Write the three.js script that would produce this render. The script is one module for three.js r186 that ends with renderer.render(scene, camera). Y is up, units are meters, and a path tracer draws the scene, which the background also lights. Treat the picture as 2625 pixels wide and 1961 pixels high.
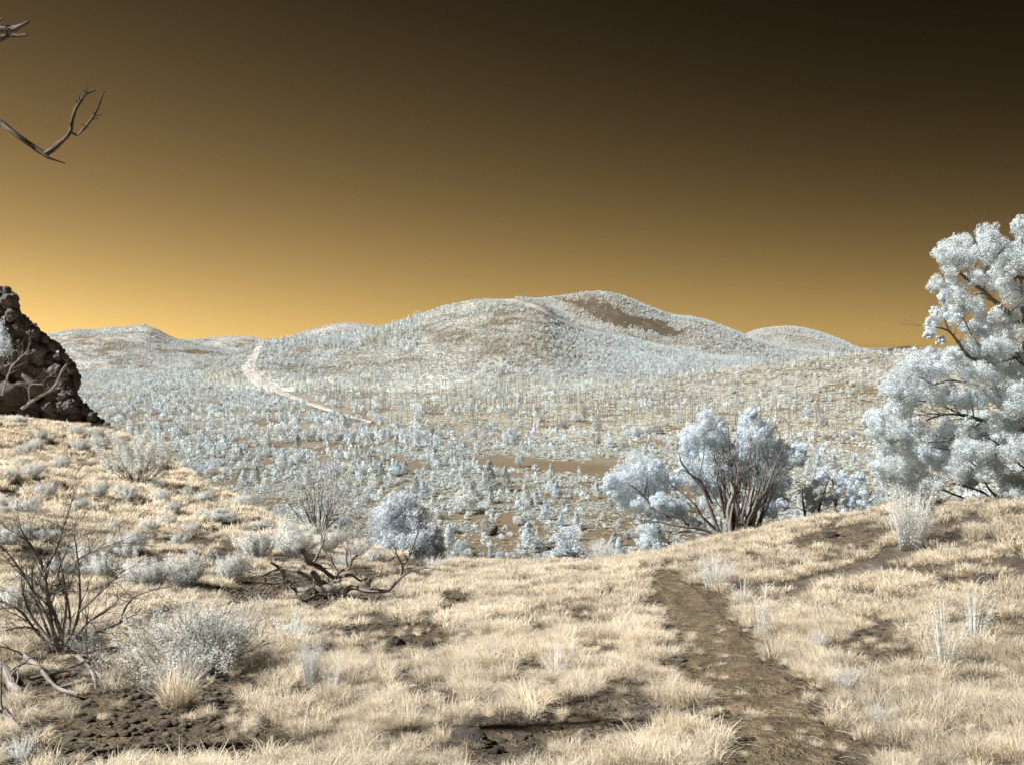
import * as THREE from 'three';
import { ImprovedNoise } from 'three/addons/math/ImprovedNoise.js';
import { mergeVertices } from 'three/addons/utils/BufferGeometryUtils.js';

// ------------------------------------------------------------------ camera, sky, sun, exposure
const W = 1024, H = 764, FOV = 45, HORIZON = 344;
const F = H / 2 / Math.tan(THREE.MathUtils.degToRad(FOV / 2));
const PITCH = Math.atan((H / 2 - HORIZON) / F);
const scene = new THREE.Scene();
const camera = new THREE.PerspectiveCamera(FOV, W / H, 0.1, 30000);
camera.position.set(0, 0, 0);
camera.rotation.set(-PITCH, 0, 0);
camera.updateMatrixWorld();
const EXPOSURE = 1.5;
const SUN_AZ = -93 * Math.PI / 180, SUN_EL = 43 * Math.PI / 180;     // azimuth from the view direction, left is negative
const sunDir = new THREE.Vector3(Math.sin(SUN_AZ) * Math.cos(SUN_EL), Math.sin(SUN_EL), -Math.cos(SUN_AZ) * Math.cos(SUN_EL));
const sun = new THREE.DirectionalLight(new THREE.Color(1.0, 0.965, 0.91), 5);
sun.position.copy(sunDir).multiplyScalar(120);
sun.target.position.set(0, -5, -20);
sun.castShadow = true; sun.shadow.mapSize.set(4096, 4096); sun.shadow.radius = 2;
Object.assign(sun.shadow.camera, { left: -70, right: 70, top: 70, bottom: -70, near: 1, far: 400 });
scene.add(sun, sun.target);
{ // infrared sky: gold at the horizon, brown-black overhead, brighter towards the sun
  const w = 1024, h = 512, d = new Float32Array(w * h * 4);
  for (let j = 0; j < h; j++) for (let i = 0; i < w; i++) {
    const phi = ((i + .5) / w - .5) * 2 * Math.PI, el = ((j + .5) / h - .5) * 180;
    let az = Math.atan2(Math.cos(phi), -Math.sin(phi)) - SUN_AZ;
    az = Math.abs(Math.atan2(Math.sin(az), Math.cos(az))) * 180 / Math.PI;
    const E = Math.exp(-(az - 64) / 30), A = .37 + .47 * E, hgt = 3.5 + 4.3 / (1 + Math.exp((az - 104) / 17));
    const e = Math.max(el, 0), L = el < 0 ? .46 : A * (Math.exp(-Math.pow(e / (hgt * 1.12), 1.12)) * 1.04 + .40 * Math.min(E, 1.6) * Math.exp(-Math.pow(e / 3.6, 1.4))) + .0035 + .004 * Math.exp(-e / 30), k = Math.min(1, e / 20);
    const o = (j * w + i) * 4, g = 1 / EXPOSURE;
    d[o] = L * g; d[o + 1] = L * g * (.65 + .005 * k); d[o + 2] = L * g * (.215 + .085 * k); d[o + 3] = 1;
  }
  const t = new THREE.DataTexture(d, w, h, THREE.RGBAFormat, THREE.FloatType);
  t.mapping = THREE.EquirectangularReflectionMapping; t.magFilter = t.minFilter = THREE.LinearFilter; t.wrapS = THREE.RepeatWrapping; t.needsUpdate = true;
  scene.background = t; scene.environment = t;
}

// ------------------------------------------------------------------ helpers
function rng(seed) { let a = seed >>> 0; return () => { a = a + 0x6D2B79F5 | 0; let t = Math.imul(a ^ a >>> 15, 1 | a); t = t + Math.imul(t ^ t >>> 7, 61 | t) ^ t; return ((t ^ t >>> 14) >>> 0) / 4294967296; }; }
const V = (x, y, z) => new THREE.Vector3(x, y, z);
const lerp = (a, b, t) => a + (b - a) * t, clamp = (x, a, b) => Math.min(b, Math.max(a, x));
const sstep = (a, b, x) => { const t = clamp((x - a) / (b - a), 0, 1); return t * t * (3 - 2 * t); };
function hash2(i, j) { let h = Math.imul(i, 374761393) + Math.imul(j, 668265263) | 0; h = Math.imul(h ^ h >>> 13, 1274126177); return ((h ^ h >>> 16) >>> 0) / 4294967296; }
function vn(x, y) { const i = Math.floor(x), j = Math.floor(y), u = x - i, v = y - j, a = u * u * (3 - 2 * u), b = v * v * (3 - 2 * v); return lerp(lerp(hash2(i, j), hash2(i + 1, j), a), lerp(hash2(i, j + 1), hash2(i + 1, j + 1), a), b); }
function fbm(x, y, n = 4) { let s = 0, a = .5, t = 0; for (let k = 0; k < n; k++) { s += a * vn(x, y); t += a; x = x * 2.03 + 17.3; y = y * 2.03 + 9.1; a *= .5; } return s / t - .5; }
const perlin = new ImprovedNoise();
const CP = Math.cos(PITCH), SP = Math.sin(PITCH);
function ray(px, py) { const u = (px - W / 2) / F, v = (H / 2 - py) / F; return V(u, -SP + v * CP, -CP - v * SP).normalize(); }   // f + u*right + v*up
function at(px, py, depth) { const r = ray(px, py); return r.multiplyScalar(depth / -r.z); }
function proj(x, y, z) { const f = -y * SP - z * CP, v = y * CP - z * SP; return [W / 2 + F * x / f, H / 2 - F * v / f, f]; }
const pxOf = (x, z) => W / 2 + F * (x / -z) / CP;
const numbers = {};
function numbered(n) { const k = numbers[n] = (numbers[n] ?? -1) + 1; return k ? n + '_' + String(k).padStart(3, '0') : n; }
function tag(o, label, category, group, kind) { const u = o.userData = {}; if (label) u.label = label; if (category) u.category = category; if (group) u.group = group; if (kind) u.kind = kind; return o; }
function add(o, name) { o.name = numbered(name); scene.add(o); return o; }
function part(parent, name, geo, mat, kind) { const m = new THREE.Mesh(geo, mat); m.name = name; if (kind) m.userData.kind = kind; parent.add(m); return m; }
function interp(pts, x) { if (x <= pts[0][0]) return pts[0][1]; for (let i = 1; i < pts.length; i++) if (x <= pts[i][0]) { const [a, b] = pts[i - 1], [c, d] = pts[i]; return lerp(b, d, (x - a) / (c - a)); } return pts[pts.length - 1][1]; }
function smoothInterp(pts, x) { // Catmull-Rom through sorted points
  const n = pts.length; if (x <= pts[0][0]) return pts[0][1]; if (x >= pts[n - 1][0]) return pts[n - 1][1];
  let i = 1; while (x > pts[i][0]) i++;
  const p1 = pts[i - 1], p2 = pts[i], p0 = pts[Math.max(0, i - 2)], p3 = pts[Math.min(n - 1, i + 1)], w = p2[0] - p1[0], t = (x - p1[0]) / w;
  const m1 = (p2[1] - p0[1]) / (p2[0] - p0[0] || 1) * w, m2 = (p3[1] - p1[1]) / (p3[0] - p1[0] || 1) * w;
  return (2 * t ** 3 - 3 * t * t + 1) * p1[1] + (t ** 3 - 2 * t * t + t) * m1 + (-2 * t ** 3 + 3 * t * t) * p2[1] + (t ** 3 - t * t) * m2;
}
function inPoly(poly, x, y) { let c = false; for (let i = 0, j = poly.length - 1; i < poly.length; j = i++) { const [a, b] = poly[i], [d, e] = poly[j]; if ((b > y) !== (e > y) && x < (d - a) * (y - b) / (e - b) + a) c = !c; } return c; }

class MB { // collects tubes and leaves into one indexed geometry
  constructor() { this.p = []; this.n = []; this.c = []; this.u = []; this.i = []; }
  vert(x, y, z, nx, ny, nz, c, u = 0, v = 0) { this.p.push(x, y, z); this.n.push(nx, ny, nz); this.c.push(c[0], c[1], c[2]); this.u.push(u, v); return this.p.length / 3 - 1; }
  tube(pts, rad, sides = 6, col = [1, 1, 1], R = null, rough = 0) {
    const n = pts.length, T = V(), N = V(), B = V(), q = V(); let prev = null, len = 0, first = this.p.length / 3;
    const ph = R ? R() * 50 : 0;
    for (let k = 0; k < n; k++) {
      T.subVectors(pts[Math.min(n - 1, k + 1)], pts[Math.max(0, k - 1)]).normalize();
      if (!prev) { N.set(Math.abs(T.y) > .9 ? 1 : 0, Math.abs(T.y) > .9 ? 0 : 1, 0).cross(T).normalize(); } else N.copy(prev).addScaledVector(T, -prev.dot(T)).normalize();
      prev = N.clone(); B.crossVectors(T, N);
      if (k) len += pts[k].distanceTo(pts[k - 1]);
      for (let s = 0; s <= sides; s++) {
        const a = (s % sides) / sides * Math.PI * 2; q.copy(N).multiplyScalar(Math.cos(a)).addScaledVector(B, Math.sin(a));
        let r = rad[k]; if (rough) r *= 1 + rough * (perlin.noise(Math.cos(a) * 1.3 + ph, Math.sin(a) * 1.3, len * 6 + ph) * 2);
        this.vert(pts[k].x + q.x * r, pts[k].y + q.y * r, pts[k].z + q.z * r, q.x, q.y, q.z, col, s / sides * Math.max(.02, rad[0]) * 6, len);
      }
    }
    const m = sides + 1;
    for (let k = 0; k < n - 1; k++) for (let s = 0; s < sides; s++) { const a = first + k * m + s, b = a + 1, c = a + m, d = c + 1; this.i.push(a, b, c, b, d, c); }
    const e = pts[n - 1], t = this.vert(e.x + T.x * rad[n - 1], e.y + T.y * rad[n - 1], e.z + T.z * rad[n - 1], T.x, T.y, T.z, col, 0, len);
    for (let s = 0; s < sides; s++) this.i.push(first + (n - 1) * m + s, first + (n - 1) * m + s + 1, t);
    return this;
  }
  leaf(x, y, z, nx, ny, nz, ox, oy, oz, s, w, R, col) { // rhomb facing n; normals lean to o
    let tx = R() - .5, ty = R() - .5, tz = R() - .5; const d = tx * nx + ty * ny + tz * nz; tx -= d * nx; ty -= d * ny; tz -= d * nz; let l = Math.hypot(tx, ty, tz) || 1; tx *= s / l; ty *= s / l; tz *= s / l;
    let bx = ny * tz - nz * ty, by = nz * tx - nx * tz, bz = nx * ty - ny * tx; bx *= w; by *= w; bz *= w;
    let mx = nx * .4 + ox * .75, my = ny * .4 + oy * .75, mz = nz * .4 + oz * .75; l = Math.hypot(mx, my, mz) || 1; mx /= l; my /= l; mz /= l;
    const a = this.vert(x - tx, y - ty, z - tz, mx, my, mz, col, 0, 0), b = this.vert(x + bx, y + by, z + bz, mx, my, mz, col, 1, 0), c = this.vert(x + tx, y + ty, z + tz, mx, my, mz, col, 1, 1), e = this.vert(x - bx, y - by, z - bz, mx, my, mz, col, 0, 1);
    this.i.push(a, e, b, e, c, b);
    // winding: geometric normal must agree with n
    const P = this.p, ux = P[e * 3] - P[a * 3], uy = P[e * 3 + 1] - P[a * 3 + 1], uz = P[e * 3 + 2] - P[a * 3 + 2], vx = P[b * 3] - P[a * 3], vy = P[b * 3 + 1] - P[a * 3 + 1], vz = P[b * 3 + 2] - P[a * 3 + 2];
    if ((uy * vz - uz * vy) * nx + (uz * vx - ux * vz) * ny + (ux * vy - uy * vx) * nz < 0) { const k = this.i.length; this.i[k - 5] = b; this.i[k - 4] = e; this.i[k - 2] = b; this.i[k - 3] = e; const q = this.i; q[k - 6] = a; q[k - 5] = b; q[k - 4] = e; q[k - 3] = e; q[k - 2] = b; q[k - 1] = c; }
  }
  puff(c, r, n, s, R, col, sq = 1, vary = .1) { // a ball of scale leaves
    for (let k = 0; k < n; k++) {
      const z = R() * 2 - 1, a = R() * 6.283, q = Math.sqrt(1 - z * z), dx = q * Math.cos(a), dy = z, dz = q * Math.sin(a), rr = r * (.5 + .5 * Math.sqrt(R()));
      let nx = dx + (R() - .5) * 1.1, ny = dy + (R() - .5) * 1.1, nz = dz + (R() - .5) * 1.1; const l = Math.hypot(nx, ny, nz) || 1;
      const t = 1 + (R() - .5) * 2 * vary;
      this.leaf(c.x + dx * rr, c.y + dy * rr * sq, c.z + dz * rr, nx / l, ny / l, nz / l, dx, dy, dz, s * (.7 + R() * .6), .5, R, [col[0] * t, col[1] * t, col[2] * t]);
    }
  }
  blade(x, y, z, ang, h, reach, droop, w, col, segs = 3) { // curved grass blade
    const cx = Math.cos(ang), cz = Math.sin(ang), sx = -cz, sz = cx, first = this.p.length / 3;
    for (let k = 0; k <= segs; k++) {
      const t = k / segs, o = reach * Math.pow(t, 1.4), up = h * (t * (1 + droop) - droop * t * t), ww = w * (1 - t * .85);
      const nx = -cx * .25, ny = .9, nz = -cz * .25;
      this.vert(x + cx * o - sx * ww, y + up, z + cz * o - sz * ww, nx, ny, nz, col); this.vert(x + cx * o + sx * ww, y + up, z + cz * o + sz * ww, nx, ny, nz, col);
      if (k) { const a = first + k * 2 - 2; this.i.push(a, a + 1, a + 2, a + 1, a + 3, a + 2); }
    }
  }
  get tris() { return this.i.length / 3; }
  build() {
    const g = new THREE.BufferGeometry();
    g.setAttribute('position', new THREE.BufferAttribute(new Float32Array(this.p), 3)); g.setAttribute('normal', new THREE.BufferAttribute(new Float32Array(this.n), 3));
    g.setAttribute('color', new THREE.BufferAttribute(new Float32Array(this.c), 3)); g.setAttribute('uv', new THREE.BufferAttribute(new Float32Array(this.u), 2)); g.setIndex(this.i); return g;
  }
}
function curve(pts, n) { return new THREE.CatmullRomCurve3(pts, false, 'centripetal').getPoints(n); }

// ------------------------------------------------------------------ textures and materials
function noiseTex(size, fn, srgb, rx = 1, ry = 1) {
  const d = new Uint8Array(size * size * 4);
  for (let j = 0; j < size; j++) for (let i = 0; i < size; i++) { const c = fn(i / size, j / size, i, j), o = (j * size + i) * 4; for (let k = 0; k < 3; k++) d[o + k] = clamp((Array.isArray(c) ? c[k] : c) * 255, 0, 255); d[o + 3] = 255; }
  const t = new THREE.DataTexture(d, size, size, THREE.RGBAFormat); t.wrapS = t.wrapT = THREE.RepeatWrapping; t.magFilter = THREE.LinearFilter; t.minFilter = THREE.LinearMipmapLinearFilter; t.generateMipmaps = true;
  if (srgb) t.colorSpace = THREE.SRGBColorSpace; t.repeat.set(rx, ry); t.needsUpdate = true; return t;
}
// periodic noise for tiling
function pn(u, v, f, seed) { const x = u * f, y = v * f, i = Math.floor(x), j = Math.floor(y), a = x - i, b = y - j, s = (t) => t * t * (3 - 2 * t), q = (m, n) => hash2(((m % f) + f) % f + seed * 131, ((n % f) + f) % f + seed * 57); return lerp(lerp(q(i, j), q(i + 1, j), s(a)), lerp(q(i, j + 1), q(i + 1, j + 1), s(a)), s(b)); }
const soilH = (u, v) => { let c = .45 * pn(u, v, 12, 1) + .3 * pn(u, v, 40, 2) + .25 * pn(u, v, 110, 3); const p = pn(u, v, 64, 5); return clamp(c * .75 + (p > .72 ? (p - .72) * 1.6 : 0), 0, 1); };
const soilMap = noiseTex(512, (u, v) => { const h = soilH(u, v), g = pn(u, v, 200, 9); return clamp(.42 + h * .75 + (g > .84 ? .28 : 0) - (g < .16 ? .22 : 0), 0, 1); }, true);
const soilBump = noiseTex(512, soilH, false);
const woodH = (u, v) => .5 * pn(u, v, 24, 11) + .3 * vn(u * 60, v * 5) + .2 * pn(u, v, 90, 13);
const woodMap = noiseTex(256, (u, v) => { const h = .55 * vn(u * 40, v * 4 + 3) + .45 * pn(u, v, 48, 17); return clamp(.45 + .6 * h, 0, 1); }, true, 3, 1);
const woodBump = noiseTex(256, (u, v) => vn(u * 40, v * 4 + 3), false, 3, 1);
const rockH = (u, v) => .4 * pn(u, v, 8, 21) + .35 * pn(u, v, 24, 22) + .25 * pn(u, v, 80, 23);
const rockMap = noiseTex(256, (u, v) => .45 + .6 * rockH(u, v), true), rockBump = noiseTex(256, rockH, false);
const std = (o) => new THREE.MeshStandardMaterial({ roughness: .95, side: THREE.DoubleSide, ...o });
const phys = (o) => new THREE.MeshPhysicalMaterial({ roughness: .95, side: THREE.DoubleSide, specularIntensity: .3, ...o });
const M = {
  soil: std({ vertexColors: true, map: soilMap, bumpMap: soilBump, bumpScale: .05, roughness: 1 }),
  hill: std({ vertexColors: true, roughness: 1 }),
  grass: phys({ vertexColors: true, transmission: .18 }),
  leaf: phys({ vertexColors: true, transmission: .42 }),
  farLeaf: phys({ vertexColors: true, transmission: .2 }),
  bark: std({ vertexColors: true, map: woodMap, bumpMap: woodBump, bumpScale: .006 }),
  snag: std({ vertexColors: true }),
  rock: std({ vertexColors: true, map: rockMap, bumpMap: rockBump, bumpScale: .03 }),
};
const C = { straw: [.88, .785, .635], pale: [.90, .87, .80], silver: [.88, .90, .88], juniper: [.81, .89, .95], soil: [.27, .208, .125], dark: [.15, .116, .082], white: [.86, .84, .78], wood: [.52, .475, .435] };

// ------------------------------------------------------------------ terrain: the near slope
const ctrl = [
  [-150, 764, 5.3], [0, 764, 5.2], [250, 764, 5.5], [512, 764, 5.5], [770, 764, 5.4], [1024, 764, 5.0], [1180, 764, 4.8],
  [-150, 680, 7.0], [0, 680, 7.3], [250, 680, 7.8], [512, 680, 8.0], [770, 680, 7.6], [1024, 680, 6.8], [1180, 680, 6.4],
  [-150, 610, 10], [0, 610, 11], [200, 610, 12.5], [400, 610, 13], [512, 610, 13], [700, 610, 12], [850, 610, 10.5], [1024, 610, 9], [1180, 610, 8.5],
  [0, 560, 14.6], [100, 580, 15], [200, 570, 17.5], [300, 580, 17.5], [-150, 560, 13], [900, 560, 13], [1024, 550, 11.5],
  [0, 520, 19], [100, 520, 23.5], [200, 540, 22], [0, 470, 27], [100, 480, 31], [0, 428, 37], [-150, 400, 40], [-150, 470, 24], [-300, 420, 30]];
const crest = [[-300, 380, 40], [-150, 395, 44], [-60, 412, 46], [60, 424, 46], [110, 428, 46], [140, 441, 43], [170, 461, 40], [200, 482, 36], [240, 501, 32], [275, 521, 29], [330, 541, 26], [380, 553, 24], [440, 561, 22.5], [512, 563, 22], [600, 561, 22], [650, 555, 21.5], [700, 543, 20.5], [760, 530, 19.5], [830, 518, 18.5], [900, 509, 17.5], [1024, 500, 15.5], [1180, 488, 14]];
const tp = [...ctrl, ...crest].map(([a, b, d]) => at(a, b, d));
tp.push(V(0, -1.65, 0), V(-5, -1.6, 3), V(5, -1.6, 3), V(0, -1.2, 8), V(-20, -1, 0), V(18, -1.3, 0));
const crestPolar = crest.map(([a, b, d]) => { const p = at(a, b, d); return [Math.atan2(p.x, -p.z), Math.hypot(p.x, p.z)]; });
const tps = (() => {
  const n = tp.length, m = n + 3, A = Array.from({ length: m }, () => new Float64Array(m + 1)), U = (d2) => d2 > 1e-9 ? d2 * Math.log(d2) : 0;
  for (let i = 0; i < n; i++) { for (let j = 0; j < n; j++) A[i][j] = U((tp[i].x - tp[j].x) ** 2 + (tp[i].z - tp[j].z) ** 2); A[i][i] += 6; A[i][n] = A[n][i] = 1; A[i][n + 1] = A[n + 1][i] = tp[i].x; A[i][n + 2] = A[n + 2][i] = tp[i].z; A[i][m] = tp[i].y; }
  for (let c = 0; c < m; c++) { let p = c; for (let r = c + 1; r < m; r++) if (Math.abs(A[r][c]) > Math.abs(A[p][c])) p = r; [A[c], A[p]] = [A[p], A[c]]; for (let r = 0; r < m; r++) if (r !== c) { const f = A[r][c] / A[c][c]; if (f) for (let k = c; k <= m; k++) A[r][k] -= f * A[c][k]; } }
  const w = A.map((r, i) => r[m] / r[i]);
  return (x, z) => { let y = w[n] + w[n + 1] * x + w[n + 2] * z; for (let i = 0; i < n; i++) y += w[i] * U((x - tp[i].x) ** 2 + (z - tp[i].z) ** 2); return clamp(y, -12, 4); };
})();
const rcAt = (az) => { const l = crestPolar[0], r = crestPolar[crestPolar.length - 1]; let v = smoothInterp(crestPolar, az); if (az < l[0]) v = lerp(l[1], 26, sstep(0, 1, (l[0] - az) / 1.4)); if (az > r[0]) v = lerp(r[1], 26, sstep(0, 1, (az - r[0]) / 1.4)); return v; };
const valleyY = (x, z) => -47 + 1.6 * fbm(x / 70, z / 70, 3);
const smax = (a, b, k) => { const h = clamp(.5 + .5 * (a - b) / k, 0, 1); return lerp(b, a, h) + k * h * (1 - h); };
function rawY(x, z) {
  const r = Math.hypot(x, z), az = Math.atan2(x, -z), rc = rcAt(az); if (r <= rc) return tps(x, z);
  const k = rc / r, k2 = (rc - 1.5) / r, y0 = tps(x * k, z * k), m = clamp((y0 - tps(x * k2, z * k2)) / 1.5, -.35, -.08), s = r - rc;
  return smax(y0 + m * s - .62 * (s - 2.5 * (1 - Math.exp(-s / 2.5))), valleyY(x, z), 8);
}
const GX0 = -150, GZ0 = -150, GS = .5, GN = 600, grid = new Float32Array(GN * GN);
for (let j = 0; j < GN; j++) for (let i = 0; i < GN; i++) grid[j * GN + i] = rawY(GX0 + i * GS, GZ0 + j * GS);
function groundY(x, z) {
  const r2 = x * x + z * z;
  let y; if (r2 > 140 * 140) y = valleyY(x, z); else {
    const u = (x - GX0) / GS, v = (z - GZ0) / GS, i = Math.floor(u), j = Math.floor(v), a = u - i, b = v - j, o = j * GN + i;
    y = lerp(lerp(grid[o], grid[o + 1], a), lerp(grid[o + GN], grid[o + GN + 1], a), b);
  }
  if (r2 < 6400) { const f = 1 - sstep(50, 80, Math.sqrt(r2)); y += f * (.16 * fbm(x * .9, z * .9, 3) + .05 * fbm(x * 5, z * 5, 2)); }
  return y;
}
// ------------------------------------------------------------------ terrain: the hills
const hills = [];
function defHill(o) { // pts are crest points in photograph pixels (full size); D its distance
  const k = W / 2625, pts = o.pts.map(([a, b]) => { const r = ray(a * k, b * k + (o.dy ?? 0)); return [a * k, r.y / Math.hypot(r.x, r.z) * o.D]; });
  pts.unshift([pts[0][0] - 45, -56]); pts.push([pts[pts.length - 1][0] + 45, -56]);
  o.p0 = pts[0][0]; o.p1 = pts[pts.length - 1][0]; o.base = -56;
  o.y = (x, z) => {
    if (z > -200) return -1e9; const r = Math.hypot(x, z), s = (r - o.D) / (r < o.D ? o.Wf : o.Wb); if (s <= -1 || s >= 1) return -1e9;
    const px = pxOf(x, z); if (px < o.p0 || px > o.p1) return -1e9;
    const t = 1 - Math.abs(s), q = Math.pow(t * t * (3 - 2 * t), s < 0 ? (o.pow ?? 1.4) : 1), top = smoothInterp(pts, px) - o.base;
    return o.base + top * q + (o.amp ?? 4) * fbm(x / 90 + o.D, z / 90, 4) * 2 * Math.min(1, t * 3) * (1 - sstep(-.12, 0, s) * .75);
  };
  hills.push(o); return o;
}
const hillA = defHill({ name: 'hill', D: 1500, Wf: 800, Wb: 420, amp: 5, dy: 1.2, label: 'broad pale main hill with a rounded summit left of its higher shoulder', pts: [[600, 905], [660, 886], [720, 874], [800, 864], [880, 854], [960, 844], [1000, 835], [1050, 818], [1120, 792], [1180, 779], [1230, 768], [1290, 764], [1350, 765], [1395, 775], [1440, 804], [1493, 829], [1607, 863], [1700, 886], [1800, 905], [1950, 922], [2060, 935]] });
const hillB = defHill({ name: 'hill', D: 1950, Wf: 620, Wb: 420, amp: 4, dy: 1, pow: 1.2, label: 'higher rounded summit behind the main hill with a bare brown patch', pts: [[1230, 800], [1300, 772], [1360, 767], [1420, 760], [1480, 752], [1537, 749], [1590, 757], [1660, 785], [1720, 806], [1770, 812], [1800, 817], [1870, 842], [1960, 876], [2050, 895], [2180, 908]] });
const hillC = defHill({ name: 'hill', D: 2900, Wf: 800, Wb: 600, amp: 5, dy: .6, label: 'smaller rounded wooded hill to the right of the main summit', pts: [[1860, 890], [1920, 852], [1960, 842], [2020, 837], [2080, 845], [2150, 868], [2200, 890], [2260, 902]] });
const hillD = defHill({ name: 'hill', D: 6500, Wf: 1500, Wb: 900, amp: 0, label: 'low dark distant rise on the horizon left of the right-hand juniper', pts: [[2255, 897], [2285, 891], [2330, 886], [2365, 891], [2410, 897]] });
const hillE = defHill({ name: 'hill', D: 2300, Wf: 900, Wb: 600, amp: 7, dy: .8, label: 'long low hill with a pale streak near its peak, right behind the dark outcrop', pts: [[-1500, 880], [-900, 866], [-400, 874], [-80, 870], [60, 862], [130, 856], [180, 846], [230, 845], [280, 840], [330, 838], [370, 835], [400, 843], [440, 860], [490, 875], [560, 892], [620, 903]] });
const hillF = defHill({ name: 'hill', D: 3000, Wf: 900, Wb: 600, amp: 4, dy: .6, label: 'flat-topped wooded rise crossed by the pale clearing at the skyline', pts: [[360, 885], [480, 870], [560, 864], [620, 862], [680, 868], [760, 876], [830, 884]] });
const hillG = defHill({ name: 'hill', D: 2500, Wf: 800, Wb: 500, amp: 4, dy: .6, label: 'small hump behind the left flank of the main hill', pts: [[690, 884], [770, 853], [820, 839], [880, 828], [930, 830], [970, 838], [1050, 850]] });
const hillH = defHill({ name: 'hill', D: 950, Wf: 330, Wb: 300, amp: 2, pow: 1, label: 'low brown swell of scrub rising behind the right-hand juniper', pts: [[1560, 985], [1700, 967], [1850, 948], [2000, 928], [2150, 911], [2250, 904], [2400, 899], [2620, 893], [2800, 890], [3300, 880], [4200, 884]] });
function totalY(x, z) { let y = groundY(x, z); if (z < -200) for (const h of hills) { const q = h.y(x, z); if (q > y) y = q; } return y; }
function hit(px, py, near = 3, fn = totalY) { // where the line through a pixel meets the terrain
  const r = ray(px, py), s = 1 / -r.z; let a = near, b = near;
  for (; b < 9000; b *= 1.008) { if (r.y * s * b < fn(r.x * s * b, -b)) break; a = b; }
  for (let k = 0; k < 18; k++) { const m = (a + b) / 2; if (r.y * s * m < fn(r.x * s * m, -m)) b = m; else a = m; }
  const x = r.x * s * b; return V(x, fn(x, -b), -b);
}
// bare patches of the near slope: [px, py, half width px, half height px]
const bareSpec = [[405, 637, 60, 16], [868, 656, 42, 13], [120, 735, 80, 22], [300, 690, 40, 16], [330, 655, 30, 9], [450, 600, 26, 6], [600, 650, 24, 8], [640, 690, 26, 10], [990, 620, 30, 9], [240, 745, 60, 18], [430, 700, 36, 12], [930, 575, 24, 7], [540, 630, 18, 6], [590, 735, 60, 26], [175, 705, 95, 26], [60, 690, 60, 20], [205, 543, 28, 10], [835, 540, 42, 13], [880, 640, 34, 18], [578, 618, 20, 7], [280, 585, 55, 16], [330, 597, 56, 9], [70, 655, 40, 15], [520, 668, 22, 9], [330, 600, 30, 8], [900, 655, 25, 14], [965, 580, 18, 7], [470, 742, 30, 12], [365, 575, 30, 5], [975, 735, 40, 10], [800, 740, 90, 22], [700, 660, 40, 18], [420, 560, 25, 4]];
const bare = bareSpec.map(([a, b, w, h]) => { const c = hit(a, b), e = hit(a, Math.min(790, b + h)), f = hit(a, Math.max(b - h, 400)); return { x: c.x, z: c.z, rx: 1.25 * w / F * -c.z, rz: 1.3 * clamp(Math.abs(e.z - f.z) / 2, .2, 2.4) }; });
const pathPts = [[806, 800, 72], [797, 764, 66], [784, 725, 62], [764, 692, 57], [738, 668, 50], [718, 645, 42], [703, 624, 36], [690, 604, 32], [678, 590, 24], [669, 579, 17], [662, 571, 11]].map(([a, b, w]) => { const p = hit(a, b); return [p.x, p.z, w / F * -p.z]; });
function pathDist(x, z) { let best = 9; for (let i = 1; i < pathPts.length; i++) { const [a, b, w] = pathPts[i - 1], [c, d, v] = pathPts[i], t = clamp(((x - a) * (c - a) + (z - b) * (d - b)) / ((c - a) ** 2 + (d - b) ** 2), 0, 1); best = Math.min(best, Math.hypot(x - lerp(a, c, t), z - lerp(b, d, t)) / lerp(w, v, t)); } return best; }
function bareness(x, z) { // 0 = full grass, 1 = bare soil
  let b = 0; for (const q of bare) { const d = ((x - q.x) / q.rx) ** 2 + ((z - q.z) / q.rz) ** 2; if (d < 2.2) b = Math.max(b, 1 - sstep(.5, 1.25, Math.sqrt(d) + fbm(x * 1.7, z * 1.7, 3) * .9)); }
  b = Math.max(b, 1 - sstep(.95, 1.3, pathDist(x, z) + fbm(x * 2.1, z * 2.1, 3) * .6)); return b;
}
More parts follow.
